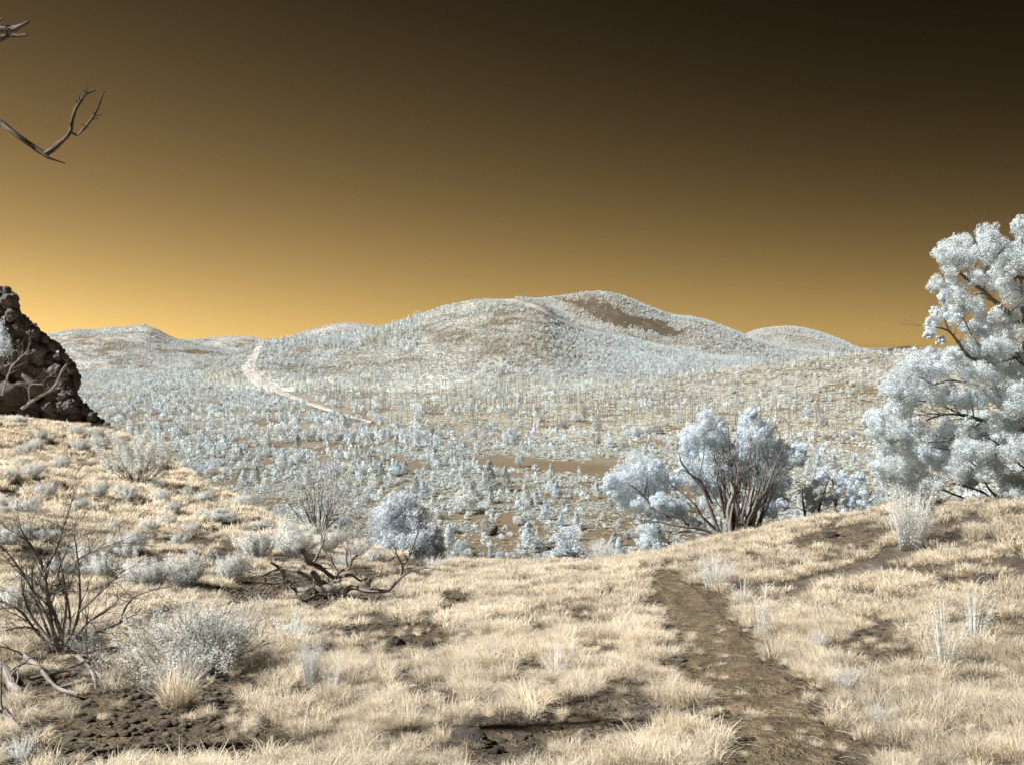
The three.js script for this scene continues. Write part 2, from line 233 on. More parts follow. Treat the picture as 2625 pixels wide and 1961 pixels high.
{ // the ground sheet
  const az = [], A = 35 * Math.PI / 180, NA = 420; for (let i = 0; i <= NA; i++) az.push(-A + 2 * A * i / NA);
  for (let i = 1; i < 60; i++) az.push(A + (2 * Math.PI - 2 * A) * i / 60);
  const rs = []; for (let r = 1.2; r < 60; r *= 1.0135) rs.push(r); for (let r = 60; r < 15000; r *= 1.027) rs.push(r);
  const na = az.length, p = [], c = [], uv = [], idx = [];
  for (const r of rs) for (const a of az) {
    const x = Math.sin(a) * r, z = -Math.cos(a) * r; p.push(x, groundY(x, z), z); uv.push(x / 1.7, z / 1.7);
    let col; if (r < 90) { const b = bareness(x, z), n = fbm(x * .8, z * .8, 3), t = .85 + n * .7; const l = .5 + n; col = [0, 1, 2].map((k) => lerp(lerp(C.dark[k] * 1.05, C.straw[k] * .40, clamp(.2 + n, 0, .45)), C.soil[k] * t, b)); void l; }
    else { const t = 1 + fbm(x / 9, z / 9, 4) * .5 + fbm(x / 80, z / 80, 2) * .3; const q = .36 * sstep(-.12, .12, fbm(x / 25 + 7, z / 25, 4) + .1 * sstep(450, 800, r)) * sstep(260, 520, r); col = [0, 1, 2].map((k) => lerp(C.soil[k] * .62 * t, C.white[k] * .62, q)); }
    c.push(...col);
  }
  for (let j = 0; j < rs.length - 1; j++) for (let i = 0; i < na; i++) { const a = j * na + i, b = j * na + (i + 1) % na, d = a + na, e = b + na; idx.push(a, b, d, b, e, d); }
  const nearCount = rs.findIndex((q) => q >= 70) * na * 6, farCount = idx.length - nearCount;
  const o = p.length / 3; p.push(0, groundY(0, 0), 0); c.push(...C.dark); uv.push(0, 0); for (let i = 0; i < na; i++) idx.push(o, (i + 1) % na, i);
  const g = new THREE.BufferGeometry(); g.setAttribute('position', new THREE.Float32BufferAttribute(p, 3)); g.setAttribute('color', new THREE.Float32BufferAttribute(c, 3)); g.setAttribute('uv', new THREE.Float32BufferAttribute(uv, 2)); g.setIndex(idx); g.computeVertexNormals(); g.addGroup(0, nearCount, 0); g.addGroup(nearCount, farCount, 1); g.addGroup(nearCount + farCount, na * 3, 0);
  add(tag(new THREE.Mesh(g, [M.soil, M.hill]), 'brown cinder soil of the grassy slope and the valley floor', null, null, 'structure'), 'ground');
}
{ // the trail: a beaten strip a little above the ground, its ragged edges dipping under it
  const pts = curve(pathPts.map(([x, z]) => V(x, 0, z)), 260), n = 40, p = [], c = [], uv = [], idx = [];
  pts.forEach((q, j) => {
    const t = pts[Math.min(pts.length - 1, j + 1)].clone().sub(pts[Math.max(0, j - 1)]).normalize(), s = V(-t.z, 0, t.x), w = interp(pathPts.map((e, i) => [i, e[2]]), j / (pts.length - 1) * (pathPts.length - 1));
    for (let i = 0; i <= n; i++) { const k = i / n * 2 - 1, x = q.x + s.x * w * k * .95, z = q.z + s.z * w * k * .95, e = Math.abs(k) + fbm(x * 2.5, z * 2.5, 3) * .5; p.push(x, groundY(x, z) + lerp(.022, -.05, sstep(.6, .95, Math.max(e, Math.abs(k) > .96 ? 1 : 0))), z); const v = 1.1 + fbm(x * 3, z * 3, 3) * .7; c.push(C.soil[0] * v, C.soil[1] * v, C.soil[2] * v); uv.push(x / 1.1, z / 1.1); }
  });
  for (let j = 0; j < pts.length - 1; j++) for (let i = 0; i < n; i++) { const a = j * (n + 1) + i; idx.push(a, a + 1, a + n + 1, a + 1, a + n + 2, a + n + 1); }
  const g = new THREE.BufferGeometry(); g.setAttribute('position', new THREE.Float32BufferAttribute(p, 3)); g.setAttribute('color', new THREE.Float32BufferAttribute(c, 3)); g.setAttribute('uv', new THREE.Float32BufferAttribute(uv, 2)); g.setIndex(idx); g.computeVertexNormals();
  add(tag(new THREE.Mesh(g, M.soil), 'narrow brown dirt trail winding down through the dry grass', null, null, 'structure'), 'path');
}
// places without trees, as outlines in photograph pixels (1024 wide) laid on the terrain they cover
const barePolys = [
  [[470, 456], [505, 455], [545, 459], [585, 462], [622, 455], [640, 462], [625, 470], [608, 478], [575, 474], [530, 470], [490, 468], [464, 462]],
  [[383, 461], [410, 459], [428, 464], [426, 470], [400, 471]], [[255, 443], [310, 441], [345, 443], [385, 447], [380, 451], [330, 450], [280, 448]],
  [[478, 520], [505, 512], [520, 514], [510, 523]], [[455, 556], [470, 544], [500, 540], [520, 536], [515, 548], [500, 560]], [[573, 545], [580, 530], [610, 522], [635, 528], [640, 540], [610, 552]], [[598, 515], [612, 505], [640, 508], [640, 516]], [[640, 440], [690, 437], [720, 441], [690, 446]]];
const bPatch = [[550, 297], [575, 299], [598, 300], [612, 305], [622, 313], [640, 318], [667, 322], [683, 333], [676, 338], [655, 334], [639, 329], [615, 325], [602, 320], [590, 312], [577, 307], [562, 303]];
const ePatch = [[180, 351], [197, 349], [214, 353], [196, 355]], cutLine = [[262, 338, 4], [258, 349, 4.5], [254, 358, 6], [249, 366, 9], [253, 375, 8], [271, 387, 7], [302, 400, 5.5], [340, 413, 4], [372, 422, 1.5]];
function nearLine(L, x, y) { let b = 9; for (let i = 1; i < L.length; i++) { const [a, c, w] = L[i - 1], [d, e, v] = L[i], t = clamp(((x - a) * (d - a) + (y - c) * (e - c)) / ((d - a) ** 2 + (e - c) ** 2), 0, 1); b = Math.min(b, Math.hypot(x - lerp(a, d, t), y - lerp(c, e, t)) / lerp(w, v, t)); } return b; }
const ridgeTrack = [[480, 298, 1.5], [510, 299, 1.6], [535, 306, 1.6], [556, 317, 1.6], [580, 328, 1.5], [625, 337, 1.2]];
const rim = [[140, 330, 1.5], [152, 327, 2.5], [165, 334, 2.2], [180, 341, 1.5]];
for (const h of hills) { // each hill: a sheet over its own ground
  const nx = Math.round(clamp((h.p1 - h.p0) * .95, 60, 620)), nr = 190, p = [], c = [], idx = [];
  for (let j = 0; j <= nr; j++) for (let i = 0; i <= nx; i++) {
    const px = lerp(h.p0 + .01, h.p1 - .01, i / nx), a = Math.atan((px - W / 2) * CP / F), q = j / nr, r = q < .82 ? lerp(h.D - h.Wf * .998, h.D + h.Wb * .06, Math.pow(q / .82, .85)) : lerp(h.D + h.Wb * .06, h.D + h.Wb * .998, (q - .82) / .18), x = Math.sin(a) * r, z = -Math.cos(a) * r, y = h.y(x, z);
    p.push(x, y, z); const s = proj(x, y, z), n = fbm(x / 14, z / 14, 4), n2 = fbm(x / 70 + 3, z / 70, 3);
    let t = sstep(-.25, .28, n * .9 + n2 * .9 + (h.pale ?? .06));
    if (h === hillA) t = clamp(t + .45 * sstep(365, 395, s[1]) - .1, 0, 1);
    if (h === hillD) t = 0; if (h === hillH) t *= .75; if (h === hillC || h === hillB) t *= .6;
    let dark = .62; if (h === hillB && inPoly(bPatch, s[0] + n * 14, s[1] + fbm(x / 9, z / 40, 3) * 7)) { t = Math.max(0, n * .5); dark = .38; }
    if (h === hillE && inPoly(ePatch, s[0], s[1])) t = 0;
    if (h === hillE && nearLine(rim, s[0], s[1]) < 1 || h === hillA && nearLine(ridgeTrack, s[0], s[1] ) < 1.0) t = .8 + n * .9;
    for (let k = 0; k < 3; k++) c.push(lerp(C.soil[k] * (h === hillD ? .3 : dark), (h === hillA ? lerp(1, 1.55, sstep(362, 392, s[1])) : 1) * [.48, .472, .445][k], t));
  }
  for (let j = 0; j < nr; j++) for (let i = 0; i < nx; i++) { const a = j * (nx + 1) + i, b = a + nx + 1; idx.push(a, a + 1, b, a + 1, b + 1, b); }
  const g = new THREE.BufferGeometry(); g.setAttribute('position', new THREE.Float32BufferAttribute(p, 3)); g.setAttribute('color', new THREE.Float32BufferAttribute(c, 3)); g.setIndex(idx); g.computeVertexNormals();
  h.mesh = add(tag(new THREE.Mesh(g, M.hill), h.label, null, null, 'structure'), 'hill');
}

{ // the cleared strip: a pale sheet lying over valley and hills
  const p = [], c = [], uv = [], idx = [], n = 14, L = curve(cutLine.map(([x, y, w]) => V(x, y, w)), 260);
  let rows = 0; for (const q of L) { const m = hit(q.x, q.y, 300); const d = -m.z, w = q.z / F * d; for (let i = 0; i <= n; i++) { const x = m.x + w * (i / n * 2 - 1), z = m.z, e = Math.abs(i / n * 2 - 1) + fbm(x / 9, z / 9, 3) * .8; p.push(x, totalY(x, z) + lerp(.6, -2, sstep(.75, 1.05, Math.max(e, i % n ? 0 : 1.1))), z); const t = .56 + fbm(x / 8, z / 30, 4) * .7; c.push(C.white[0] * t, C.white[1] * t, C.white[2] * t); uv.push(x / 2, z / 2); } rows++; }
  for (let j = 0; j < rows - 1; j++) for (let i = 0; i < n; i++) { const a = j * (n + 1) + i; if (Math.abs(p[a * 3 + 2] - p[(a + n + 1) * 3 + 2]) > 160) continue; idx.push(a, a + 1, a + n + 1, a + 1, a + n + 2, a + n + 1); }
  const g = new THREE.BufferGeometry(); g.setAttribute('position', new THREE.Float32BufferAttribute(p, 3)); g.setAttribute('color', new THREE.Float32BufferAttribute(c, 3)); g.setAttribute('uv', new THREE.Float32BufferAttribute(uv, 2)); g.setIndex(idx); g.computeVertexNormals();
  add(tag(new THREE.Mesh(g, M.hill), 'pale treeless clearing running down from the skyline into the valley', null, null, 'structure'), 'track');
}
// ------------------------------------------------------------------ plants of the valley and hills
function crownGeo(seed, kind, puffs, per, ls) { // unit plants: 1 high, about 1 wide (round) or .5 wide (cone)
  const R = rng(seed), mb = new MB();
  for (let k = 0; k < puffs; k++) {
    let c, r; const a = R() * 6.283;
    if (kind === 'round') { const q = Math.sqrt(R()), t = R(); const y = .18 + .66 * t; const w = .42 * Math.sqrt(Math.max(.05, 1 - ((y - .38) / .6) ** 2)) * (.6 + .4 * q); c = V(Math.cos(a) * w, y, Math.sin(a) * w); r = .16 + R() * .07; }
    else if (kind === 'cone') { const t = k / puffs, w = .27 * Math.pow(1 - t, .75) * (.5 + .5 * R()); c = V(Math.cos(a) * w, .12 + .83 * t, Math.sin(a) * w); r = .06 + .09 * (1 - t); }
    else { const w = .55 * Math.sqrt(R()); c = V(Math.cos(a) * w, .25 + .25 * R() * (1 - w), Math.sin(a) * w); r = .2 + .12 * R(); }
    const tint = .85 + R() * .3; mb.puff(c, r, per, ls, R, [C.juniper[0] * tint * .92, C.juniper[1] * tint * .93, C.juniper[2] * tint * .93], kind === 'low' ? .8 : 1);
  }
  return mb;
}
function withTrunk(mb, h, r) { mb.tube([V(0, -.08, 0), V(.01, h * .5, 0), V(0, h, .01)], [r, r * .8, r * .4], 5, [.12, .1, .09]); return mb.build(); }
const gRound = [11, 12, 13, 14, 15].map((s) => withTrunk(crownGeo(s, 'round', 30, 34, .048), .5, .035));
const gCone = [21, 22, 23].map((s) => withTrunk(crownGeo(s, 'cone', 52, 22, .036), .9, .02));
const gFarRound = [31, 32, 33].map((s) => crownGeo(s, 'round', 14, 12, .1).build());
const gFarCone = [41, 42].map((s) => crownGeo(s, 'cone', 16, 7, .085).build());
const gLow = [51, 52, 53].map((s) => { const m = crownGeo(s, 'low', 6, 9, .15); return m.build(); });
function snagGeo(seed, twigs) { const R = rng(seed), mb = new MB(), b = (R() - .5) * .08; mb.tube([V(0, -.05, 0), V(b, .5, 0), V(b * .5, 1, 0)], [.022, .015, .005], 5, C.wood.map((c) => c * .42)); for (let k = 0; k < twigs; k++) { const y = .2 + .7 * R(), a = R() * 6.283, l = .05 + .13 * (1.05 - y) * (.6 + R()); mb.tube([V(b * y, y, 0), V(Math.cos(a) * l, y + l * (.2 + R() * .5), Math.sin(a) * l)], [.008, .003], 3, C.wood.map((c) => c * .5)); } return mb.build(); }
const gSnag = [61, 62, 63].map((s) => snagGeo(s, 14));
const VAR = { round: [gFarRound, M.farLeaf], cone: [gFarCone, M.farLeaf], low: [gLow, M.farLeaf], snag: [gSnag, M.snag], bush: [gRound, M.leaf], fir: [gCone, M.leaf] };
const dummy = new THREE.Object3D();
class Scatter {
  constructor() { this.l = {}; }
  put(kind, R, x, y, z, h, w, tint = [1, 1, 1]) { const g = VAR[kind][0], v = Math.floor(R() * g.length), key = kind + v; dummy.position.set(x, y, z); dummy.rotation.set((R() - .5) * .12, R() * 6.283, (R() - .5) * .12); dummy.scale.set(w, h, w); dummy.updateMatrix(); (this.l[key] ??= { g: g[v], m: VAR[kind][1], kind, a: [], c: [] }).a.push(...dummy.matrix.elements); this.l[key].c.push(...tint); }
  build(name, label, category) {
    const o = add(tag(new THREE.Group(), label, category, null, 'stuff'), name), names = { round: 'shrub_foliage', cone: 'conifer_foliage', low: 'brush', snag: 'dead_trunk', bush: 'shrub_foliage', fir: 'conifer_foliage' };
    for (const e of Object.values(this.l)) { const n = e.a.length / 16, m = new THREE.InstancedMesh(e.g, e.m, n); m.instanceMatrix.array.set(e.a); m.instanceColor = new THREE.InstancedBufferAttribute(new Float32Array(e.c), 3); m.name = names[e.kind]; m.userData.kind = 'stuff'; o.add(m); }
    return o;
  }
}
const tintOf = (R, d = 1, warm = 0) => { const t = d * (.80 + R() * .42), w = warm + .08 + (R() < .2 ? R() * .6 : 0); return [t * (1 + w * .1), t * (1 + w * .02), t * (1 - w * .14)]; };
const blocked = (s) => { if (nearLine(cutLine, s[0], s[1]) < .75 + .25 * vn(s[0] * .7, s[1] * .7)) return true; const jx = (vn(s[0] * .4, s[1] * .8) - .5) * 14, jy = (vn(s[0] * .35 + 9, s[1] * .8) - .5) * 7; for (let i = 0; i < barePolys.length; i++) if (inPoly(barePolys[i], s[0] + jx, s[1] + jy)) return i < 3 || hash2(Math.round(s[0] * 9), Math.round(s[1] * 9)) < .62; return false; };
function onHill(h, seed, n, fn) { // n tries spread over the hill's own ground
  const R = rng(seed); for (let k = 0; k < n; k++) {
    const px = lerp(Math.max(h.p0, -320), Math.min(h.p1, 1400), R()), a = Math.atan((px - W / 2) * CP / F), r = lerp(h.D - h.Wf, h.D + h.Wb * .12, R()), x = Math.sin(a) * r, z = -Math.cos(a) * r, y = h.y(x, z); if (y < totalY(x, z) - .01) continue;
    const s = proj(x, y, z); if (nearLine(cutLine, s[0], s[1]) < .8 + .3 * vn(x / 12, z / 12) && R() < .8) continue; fn(R, x, y, z, s);
  }
}
{ // forests and brush that read as one mass
  const s1 = new Scatter(); onHill(hillA, 103, 60000, (R, x, y, z, s) => { if (s[1] < 362 + 20 * R()) return; if (fbm(x / 22, z / 22, 3) < -.12) return; const h = .6 + R() * .8; s1.put('low', R, x, y - .05, z, h, h * (1.5 + R()), tintOf(R, 1.12, .4)); });
  onHill(hillA, 104, 16000, (R, x, y, z, s) => { if (s[1] < 356 + 20 * R()) return; const q = R(), n = fbm(x / 40, z / 40, 3); if (q < .5 + n) { const h = 3 + R() * 4.5; s1.put('snag', R, x, y - .2, z, h, h * .9); } else if (q < .75) { const h = 1.8 + R() * 2; s1.put(R() < .4 ? 'cone' : 'round', R, x, y, z, h * 1.2, h * .9, tintOf(R, .95)); } });
  onHill(hillA, 101, 80000, (R, x, y, z, s) => {
    const n = fbm(x / 60, z / 60, 3), right = sstep(520, 640, s[0]); if (nearLine(ridgeTrack, s[0], s[1]) < 1.1) return;
    const q = R(), toe = sstep(366, 392, s[1]);
    if (q < (.10 + .42 * right + .3 * (n > .08)) * (1 - .75 * toe)) { const h = (2.0 + R() * 2.2) * lerp(1, .8, toe); s1.put(R() < .35 ? 'cone' : 'round', R, x, y, z, h * 1.15, h * .85, tintOf(R, .95)); }
    else if (q < .72) { const h = 1 + R() * 1.2; s1.put('low', R, x, y, z, h, h * 1.7, tintOf(R, lerp(.75, 1.05, toe), .7)); }
    else if (q < .86 && n > -.2) { const h = 3 + R() * 4; s1.put('snag', R, x, y - .2, z, h, h * .9, [1, 1, 1]); }
  });
  onHill(hillA, 102, 5200, (R, x, y, z, s) => { if (s[0] > 250 && s[0] < 420 && s[1] < 352) { const h = 6 + R() * 5; s1.put('cone', R, x, y, z, h, h * .75, tintOf(R)); } });
  s1.build('hillside_forest', 'pale scrub, small trees and dead standing trunks covering the main hill', 'forest');
  const far = (h, seed, n, sc, label, cone = .4, skip) => { const S = new Scatter(); onHill(h, seed, n, (R, x, y, z, s) => { if (skip && skip(s, x, z, R)) return; const q = R(); if (q < .62) { const hh = (2.2 + R() * 2.4) * sc; S.put(R() < cone ? 'cone' : 'round', R, x, y, z, hh * 1.15, hh * .85, tintOf(R, .95)); } else { const hh = 1.2 + R() * 1.4; S.put('low', R, x, y, z, hh, hh * 2, tintOf(R, .85, .5)); } }); S.build('hillside_forest', label, 'forest'); };
  far(hillB, 111, 27000, 1, 'dense pale trees on the higher summit around the bare brown patch', .45, (s, x, z, R) => R() > .04 && inPoly(bPatch, s[0] + fbm(x / 14, z / 14, 4) * 14, s[1] + fbm(x / 9, z / 40, 3) * 7));
  far(hillC, 112, 22000, 1.05, 'pale trees covering the rounded hill right of the main summit');
  far(hillE, 113, 34000, 1, 'pale trees speckling the long low hill behind the dark outcrop', .5, (s, x, z) => inPoly(ePatch, s[0], s[1]) || fbm(x / 110, z / 60, 3) > .17 || nearLine(rim, s[0], s[1]) < 1.2);
  far(hillF, 114, 9000, 1.1, 'pale trees on the flat-topped rise either side of the clearing');
  far(hillG, 115, 7000, 1.1, 'pale trees on the small hump behind the main hill');
  const s2 = new Scatter(); onHill(hillH, 116, 26000, (R, x, y, z) => { const q = R(); if (q < .75) { const h = .9 + R() * .9; s2.put('low', R, x, y, z, h, h * 2, tintOf(R, .9, .8)); } else if (q < .83) { const h = 3 + R() * 2; s2.put('round', R, x, y, z, h, h * .8, tintOf(R, .9)); } else if (q < .93) { const h = 4 + R() * 5; s2.put('snag', R, x, y - .1, z, h, h); } });
  s2.build('scrub', 'brownish scrub and thin dead trunks on the low swell behind the right-hand juniper', 'scrub');
}
const rightOfTrack = (s) => s[0] > interp([[366, 249], [375, 252], [387, 270], [400, 302], [413, 340], [424, 385], [430, 425]], s[1]) + 2;
const valleyTries = (seed, n, r0, r1, p0, p1, fn) => { const R = rng(seed), a0 = Math.atan((p0 - 512) / F), a1 = Math.atan((p1 - 512) / F); for (let k = 0; k < n; k++) { const r = Math.sqrt(lerp(r0 * r0, r1 * r1, R())), a = lerp(a0, a1, R()), x = Math.sin(a) * r, z = -Math.cos(a) * r, y = groundY(x, z); if (totalY(x, z) > y + .3) continue; const s = proj(x, y, z); if (blocked(s)) continue; fn(R, x, y, z, s, r); } };
const tints = [[1, 1, 1], [1.06, 1, .93], [.84, .82, .80], [.92, .94, .96], [.74, .71, .66]].map((c) => { const m = M.leaf.clone(); m.color.setRGB(...c); return m; });
const valleyShrubs = [], valleyFirs = [], valleySnags = [];
{
  const S = new Scatter();
  // left wood, thinning towards the right
  valleyTries(201, 50000, 330, 3000, 40, 560, (R, x, y, z, s, r) => {
    const edge = interp([[355, 270], [375, 255], [390, 285], [410, 345], [430, 430], [445, 470], [470, 520]], s[1]), inside = 1 - sstep(edge - 25, edge + 12, s[0] + fbm(x / 30, z / 30, 2) * 40);
    if (R() > inside) return; const n = fbm(x / 45, z / 45, 3); if (n < -.22 && R() < .7) return;
    const h = 1.6 + R() * 2.0 + (n > .12 ? 1.5 : 0), e = { R, x, y, z, h, r };
    if (R() < .28 + (n > .12 ? .3 : 0)) valleyFirs.push({ ...e, h: h * 1.35 }); else valleyShrubs.push(e);
  });
  // open shrubs of the near valley floor
  valleyTries(206, 90000, 180, 430, 150, 960, (R, x, y, z, s, r) => { const n = fbm(x / 13 + 30, z / 13, 4); if (n < -.05 - (R() - .5) * .12) return; const h = .3 + R() * .55; S.put('low', R, x, y - .06, z, h, h * (1.2 + R()), tintOf(R, .72, .6)); });
  valleyTries(202, 4200, 185, 500, 180, 900, (R, x, y, z, s, r) => { if (R() < .4 * sstep(250, 420, r) * sstep(480, 620, s[0])) return; if (fbm(x / 26, z / 26, 3) < -.14 && R() < .8) return; const h = .8 + 2.4 * R() * R() * R() + .7 * R(); if (R() < .07) valleyFirs.push({ R, x, y, z, h: 3.5 + R() * 3, r }); else valleyShrubs.push({ R, x, y, z, h, r }); });
  valleyTries(203, 1500, 400, 1000, 285, 1000, (R, x, y, z, s, r) => { if (!rightOfTrack(s)) return; if (R() < .5 && s[1] > 412) return; const h = 2 + R() * 2.6; (R() < .4 ? valleyFirs : valleyShrubs).push({ R, x, y, z, h: h * 1.2, r }); });
  valleyTries(204, 3600, 300, 1000, 285, 960, (R, x, y, z, s, r) => { if (!rightOfTrack(s) || fbm(x / 30, z / 30, 3) < -.1) return; if (s[1] > 428 && R() < .8) return; valleySnags.push({ R, x, y, z, h: 4 + R() * 6.5, r }); });
  // low brush
  valleyTries(207, 60000, 150, 900, 960, 2300, (R, x, y, z) => { const h = .5 + R() * .7; if (R() < .8) S.put('low', R, x, y - .05, z, h, h * (1.4 + R()), tintOf(R, .95, .6)); else S.put('round', R, x, y, z, h * 3, h * 3, tintOf(R)); });
  valleyTries(208, 30000, 150, 1500, -1100, 60, (R, x, y, z) => { const h = 1.8 + R() * 2.4; S.put(R() < .4 ? 'cone' : 'round', R, x, y, z, h, h * .9, tintOf(R)); });
  valleyTries(205, 110000, 180, 1000, 60, 980, (R, x, y, z, s, r) => { const n = fbm(x / 16, z / 16, 4), white = Math.max(sstep(430, 560, s[0] + (430 - s[1])) * sstep(270, 360, r), sstep(300, 400, s[0]) * sstep(440, 420, s[1])); if (n < lerp(.02, -.12, white) - (R() - .5) * .1) return; const h = .35 + R() * .5; S.put('low', R, x, y - .05, z, h, h * (1.3 + R() * 1.1), tintOf(R, lerp(.74, 1.06, white), .75)); });
  for (const [x, y, hp, label] of [[449, 549, 27, 'conifer just right of the white cone bush on the valley floor'], [489, 490, 32, 'tallest conifer in the middle of the valley, left of a thinner companion'], [505, 491, 26, 'thinner conifer just right of the tallest one in mid valley'], [490, 556, 13, 'little pointed conifer peeking over the crest below the black boulder'], [531, 510, 14, 'pointed young conifer right of the tallest pair in mid valley']]) { const p = hit(x, y, 100); valleyFirs.push({ R: rng(x), x: p.x, y: p.y, z: p.z, h: hp / F * -p.z, r: 20, label }); }
  for (const [x, y, hp, label] of [[567, 554, 28, 'round-headed tree just beyond the crest left of the twisted juniper'], [462, 553, 14, 'wide low shrub at the crest right of the white cone bush'], [536, 550, 18, 'round shrub left of the round-headed tree beyond the crest'], [465, 512, 24, 'broad twiggy shrub up-left of the black boulder']]) { const p = hit(x, y, 100); valleyShrubs.push({ R: rng(x), x: p.x, y: p.y, z: p.z, h: hp / F * -p.z, r: 20, label }); }
  const px = (e) => e.h / e.r, pick = (a, n) => { a.sort((p, q) => px(q) - px(p)); return a.splice(0, n); };
  const LONE = hit(520, 466, 100); valleyShrubs.unshift({ R: rng(5), x: LONE.x, y: LONE.y, z: LONE.z, h: 99, r: 1, lone: true });
  const put = (list, geos, mat, name, label, cat, group, wide) => { list.forEach((e) => { const R = e.R, g = geos[Math.floor(R() * geos.length)], m = new THREE.Mesh(g, mat === M.leaf ? tints[Math.floor(R() * 5)] : mat); const h = e.lone ? 5.0 : e.h; m.position.set(e.x, e.y, e.z); m.rotation.y = R() * 6.283; m.scale.set(h * wide * (.85 + R() * .3), h, h * wide * (.85 + R() * .3)); if (e.lone) m.scale.set(3.6, 5, 3.6); const q = proj(e.x, e.y, e.z), zone = q[0] < 300 ? 'below the left slope' : q[0] < 440 ? 'behind the white cone bush' : q[0] > 610 ? 'behind the twisted juniper' : q[1] < 452 ? 'beyond the brown bare strip' : q[1] < 500 ? 'around the brown bare strip' : 'around the black boulder', big = h > group[1] ? group[2] : group[3]; add(e.lone ? tag(m, 'lone tall round tree on the bare brown strip of the valley floor', 'tree') : e.label ? tag(m, e.label, cat) : tag(m, `${big} ${label} ${zone}`, cat, `${big} ${group[0]} ${zone}`), name); }); };
  put(pick(valleyShrubs, 290), gRound, M.leaf, 'valley_shrub', 'pale rounded shrub on the valley floor', 'shrub', ['valley shrubs', 2.2, 'large', 'small'], 1.12);
  put(pick(valleyFirs, 110), gCone, M.leaf, 'conifer_tree', 'pale upright conifer on the valley floor', 'tree', ['valley conifers', 5, 'tall', 'short'], .95);
  put(pick(valleySnags, 90), gSnag, M.snag, 'dead_tree', 'bare dead trunk standing on the valley floor', 'dead tree', ['dead valley trunks', 8, 'tall', 'short'], .9);
  for (const e of valleyShrubs) S.put('round', e.R, e.x, e.y, e.z, e.h, e.h * 1.05, tintOf(e.R));
  for (const e of valleyFirs) S.put('cone', e.R, e.x, e.y, e.z, e.h, e.h * .9, tintOf(e.R));
  for (const e of valleySnags) S.put('snag', e.R, e.x, e.y, e.z, e.h, e.h * .9);
  S.build('valley_woodland', 'pale wood, brush and dead trunks filling the valley floor beyond the near shrubs', 'woodland');
}

// ------------------------------------------------------------------ near grass, stones
function tuftGeo(seed, n, h, r0, reach, w, droop, col) { // tangled bunch: blades of very different length, lean and tone, some lying over
  const R = rng(seed), mb = new MB();
  for (let k = 0; k < n; k++) {
    const a = R() * 6.283, q = Math.sqrt(R()) * r0, wild = R() < .35, out = wild ? R() * 6.283 : a + (R() - .5) * 1.9, hh = h * (wild ? .35 + R() * .9 : .5 + R() * .55), tone = R(), t = tone < .25 ? .42 + R() * .25 : .74 + R() * .38, g = R() < .2 ? .92 : 1;
    mb.blade(Math.cos(a) * q, -.03, Math.sin(a) * q, out, hh, reach * (wild ? .5 + R() * 1.1 : .15 + R() * .75), droop * (.3 + R() * 1.2), w * (.55 + R() * .7), [col[0] * t * g, col[1] * t * g, col[2] * t * (.9 + R() * .15)]);
  }
  return mb.build();
}
const gTuft = [71, 72, 73, 74, 75].map((s, i) => tuftGeo(s, 230, .10 + .022 * (i % 3), .07, .095 + .012 * i, .0022, .9 + .22 * i, C.straw));
const gMid = [81, 82, 83].map((s, i) => tuftGeo(s, 120, .115, .08, .10 + .015 * i, .0042, .9 + .22 * i, C.straw));
const gFarTuft = [91, 92].map((s) => tuftGeo(s, 80, .17, .13, .14, .0095, .9, C.straw));
const gStalk = [95, 96, 97].map((s, i) => { const R = rng(s), mb = new MB(); mb.blade(0, -.02, 0, 0, .2 + .07 * i, .2 + .1 * i, .9, .0018, C.pale, 8); void R; return mb.build(); });
VAR.tuft = [gTuft, M.grass]; VAR.mid = [gMid, M.grass]; VAR.farTuft = [gFarTuft, M.grass]; VAR.stalk = [gStalk, M.grass];
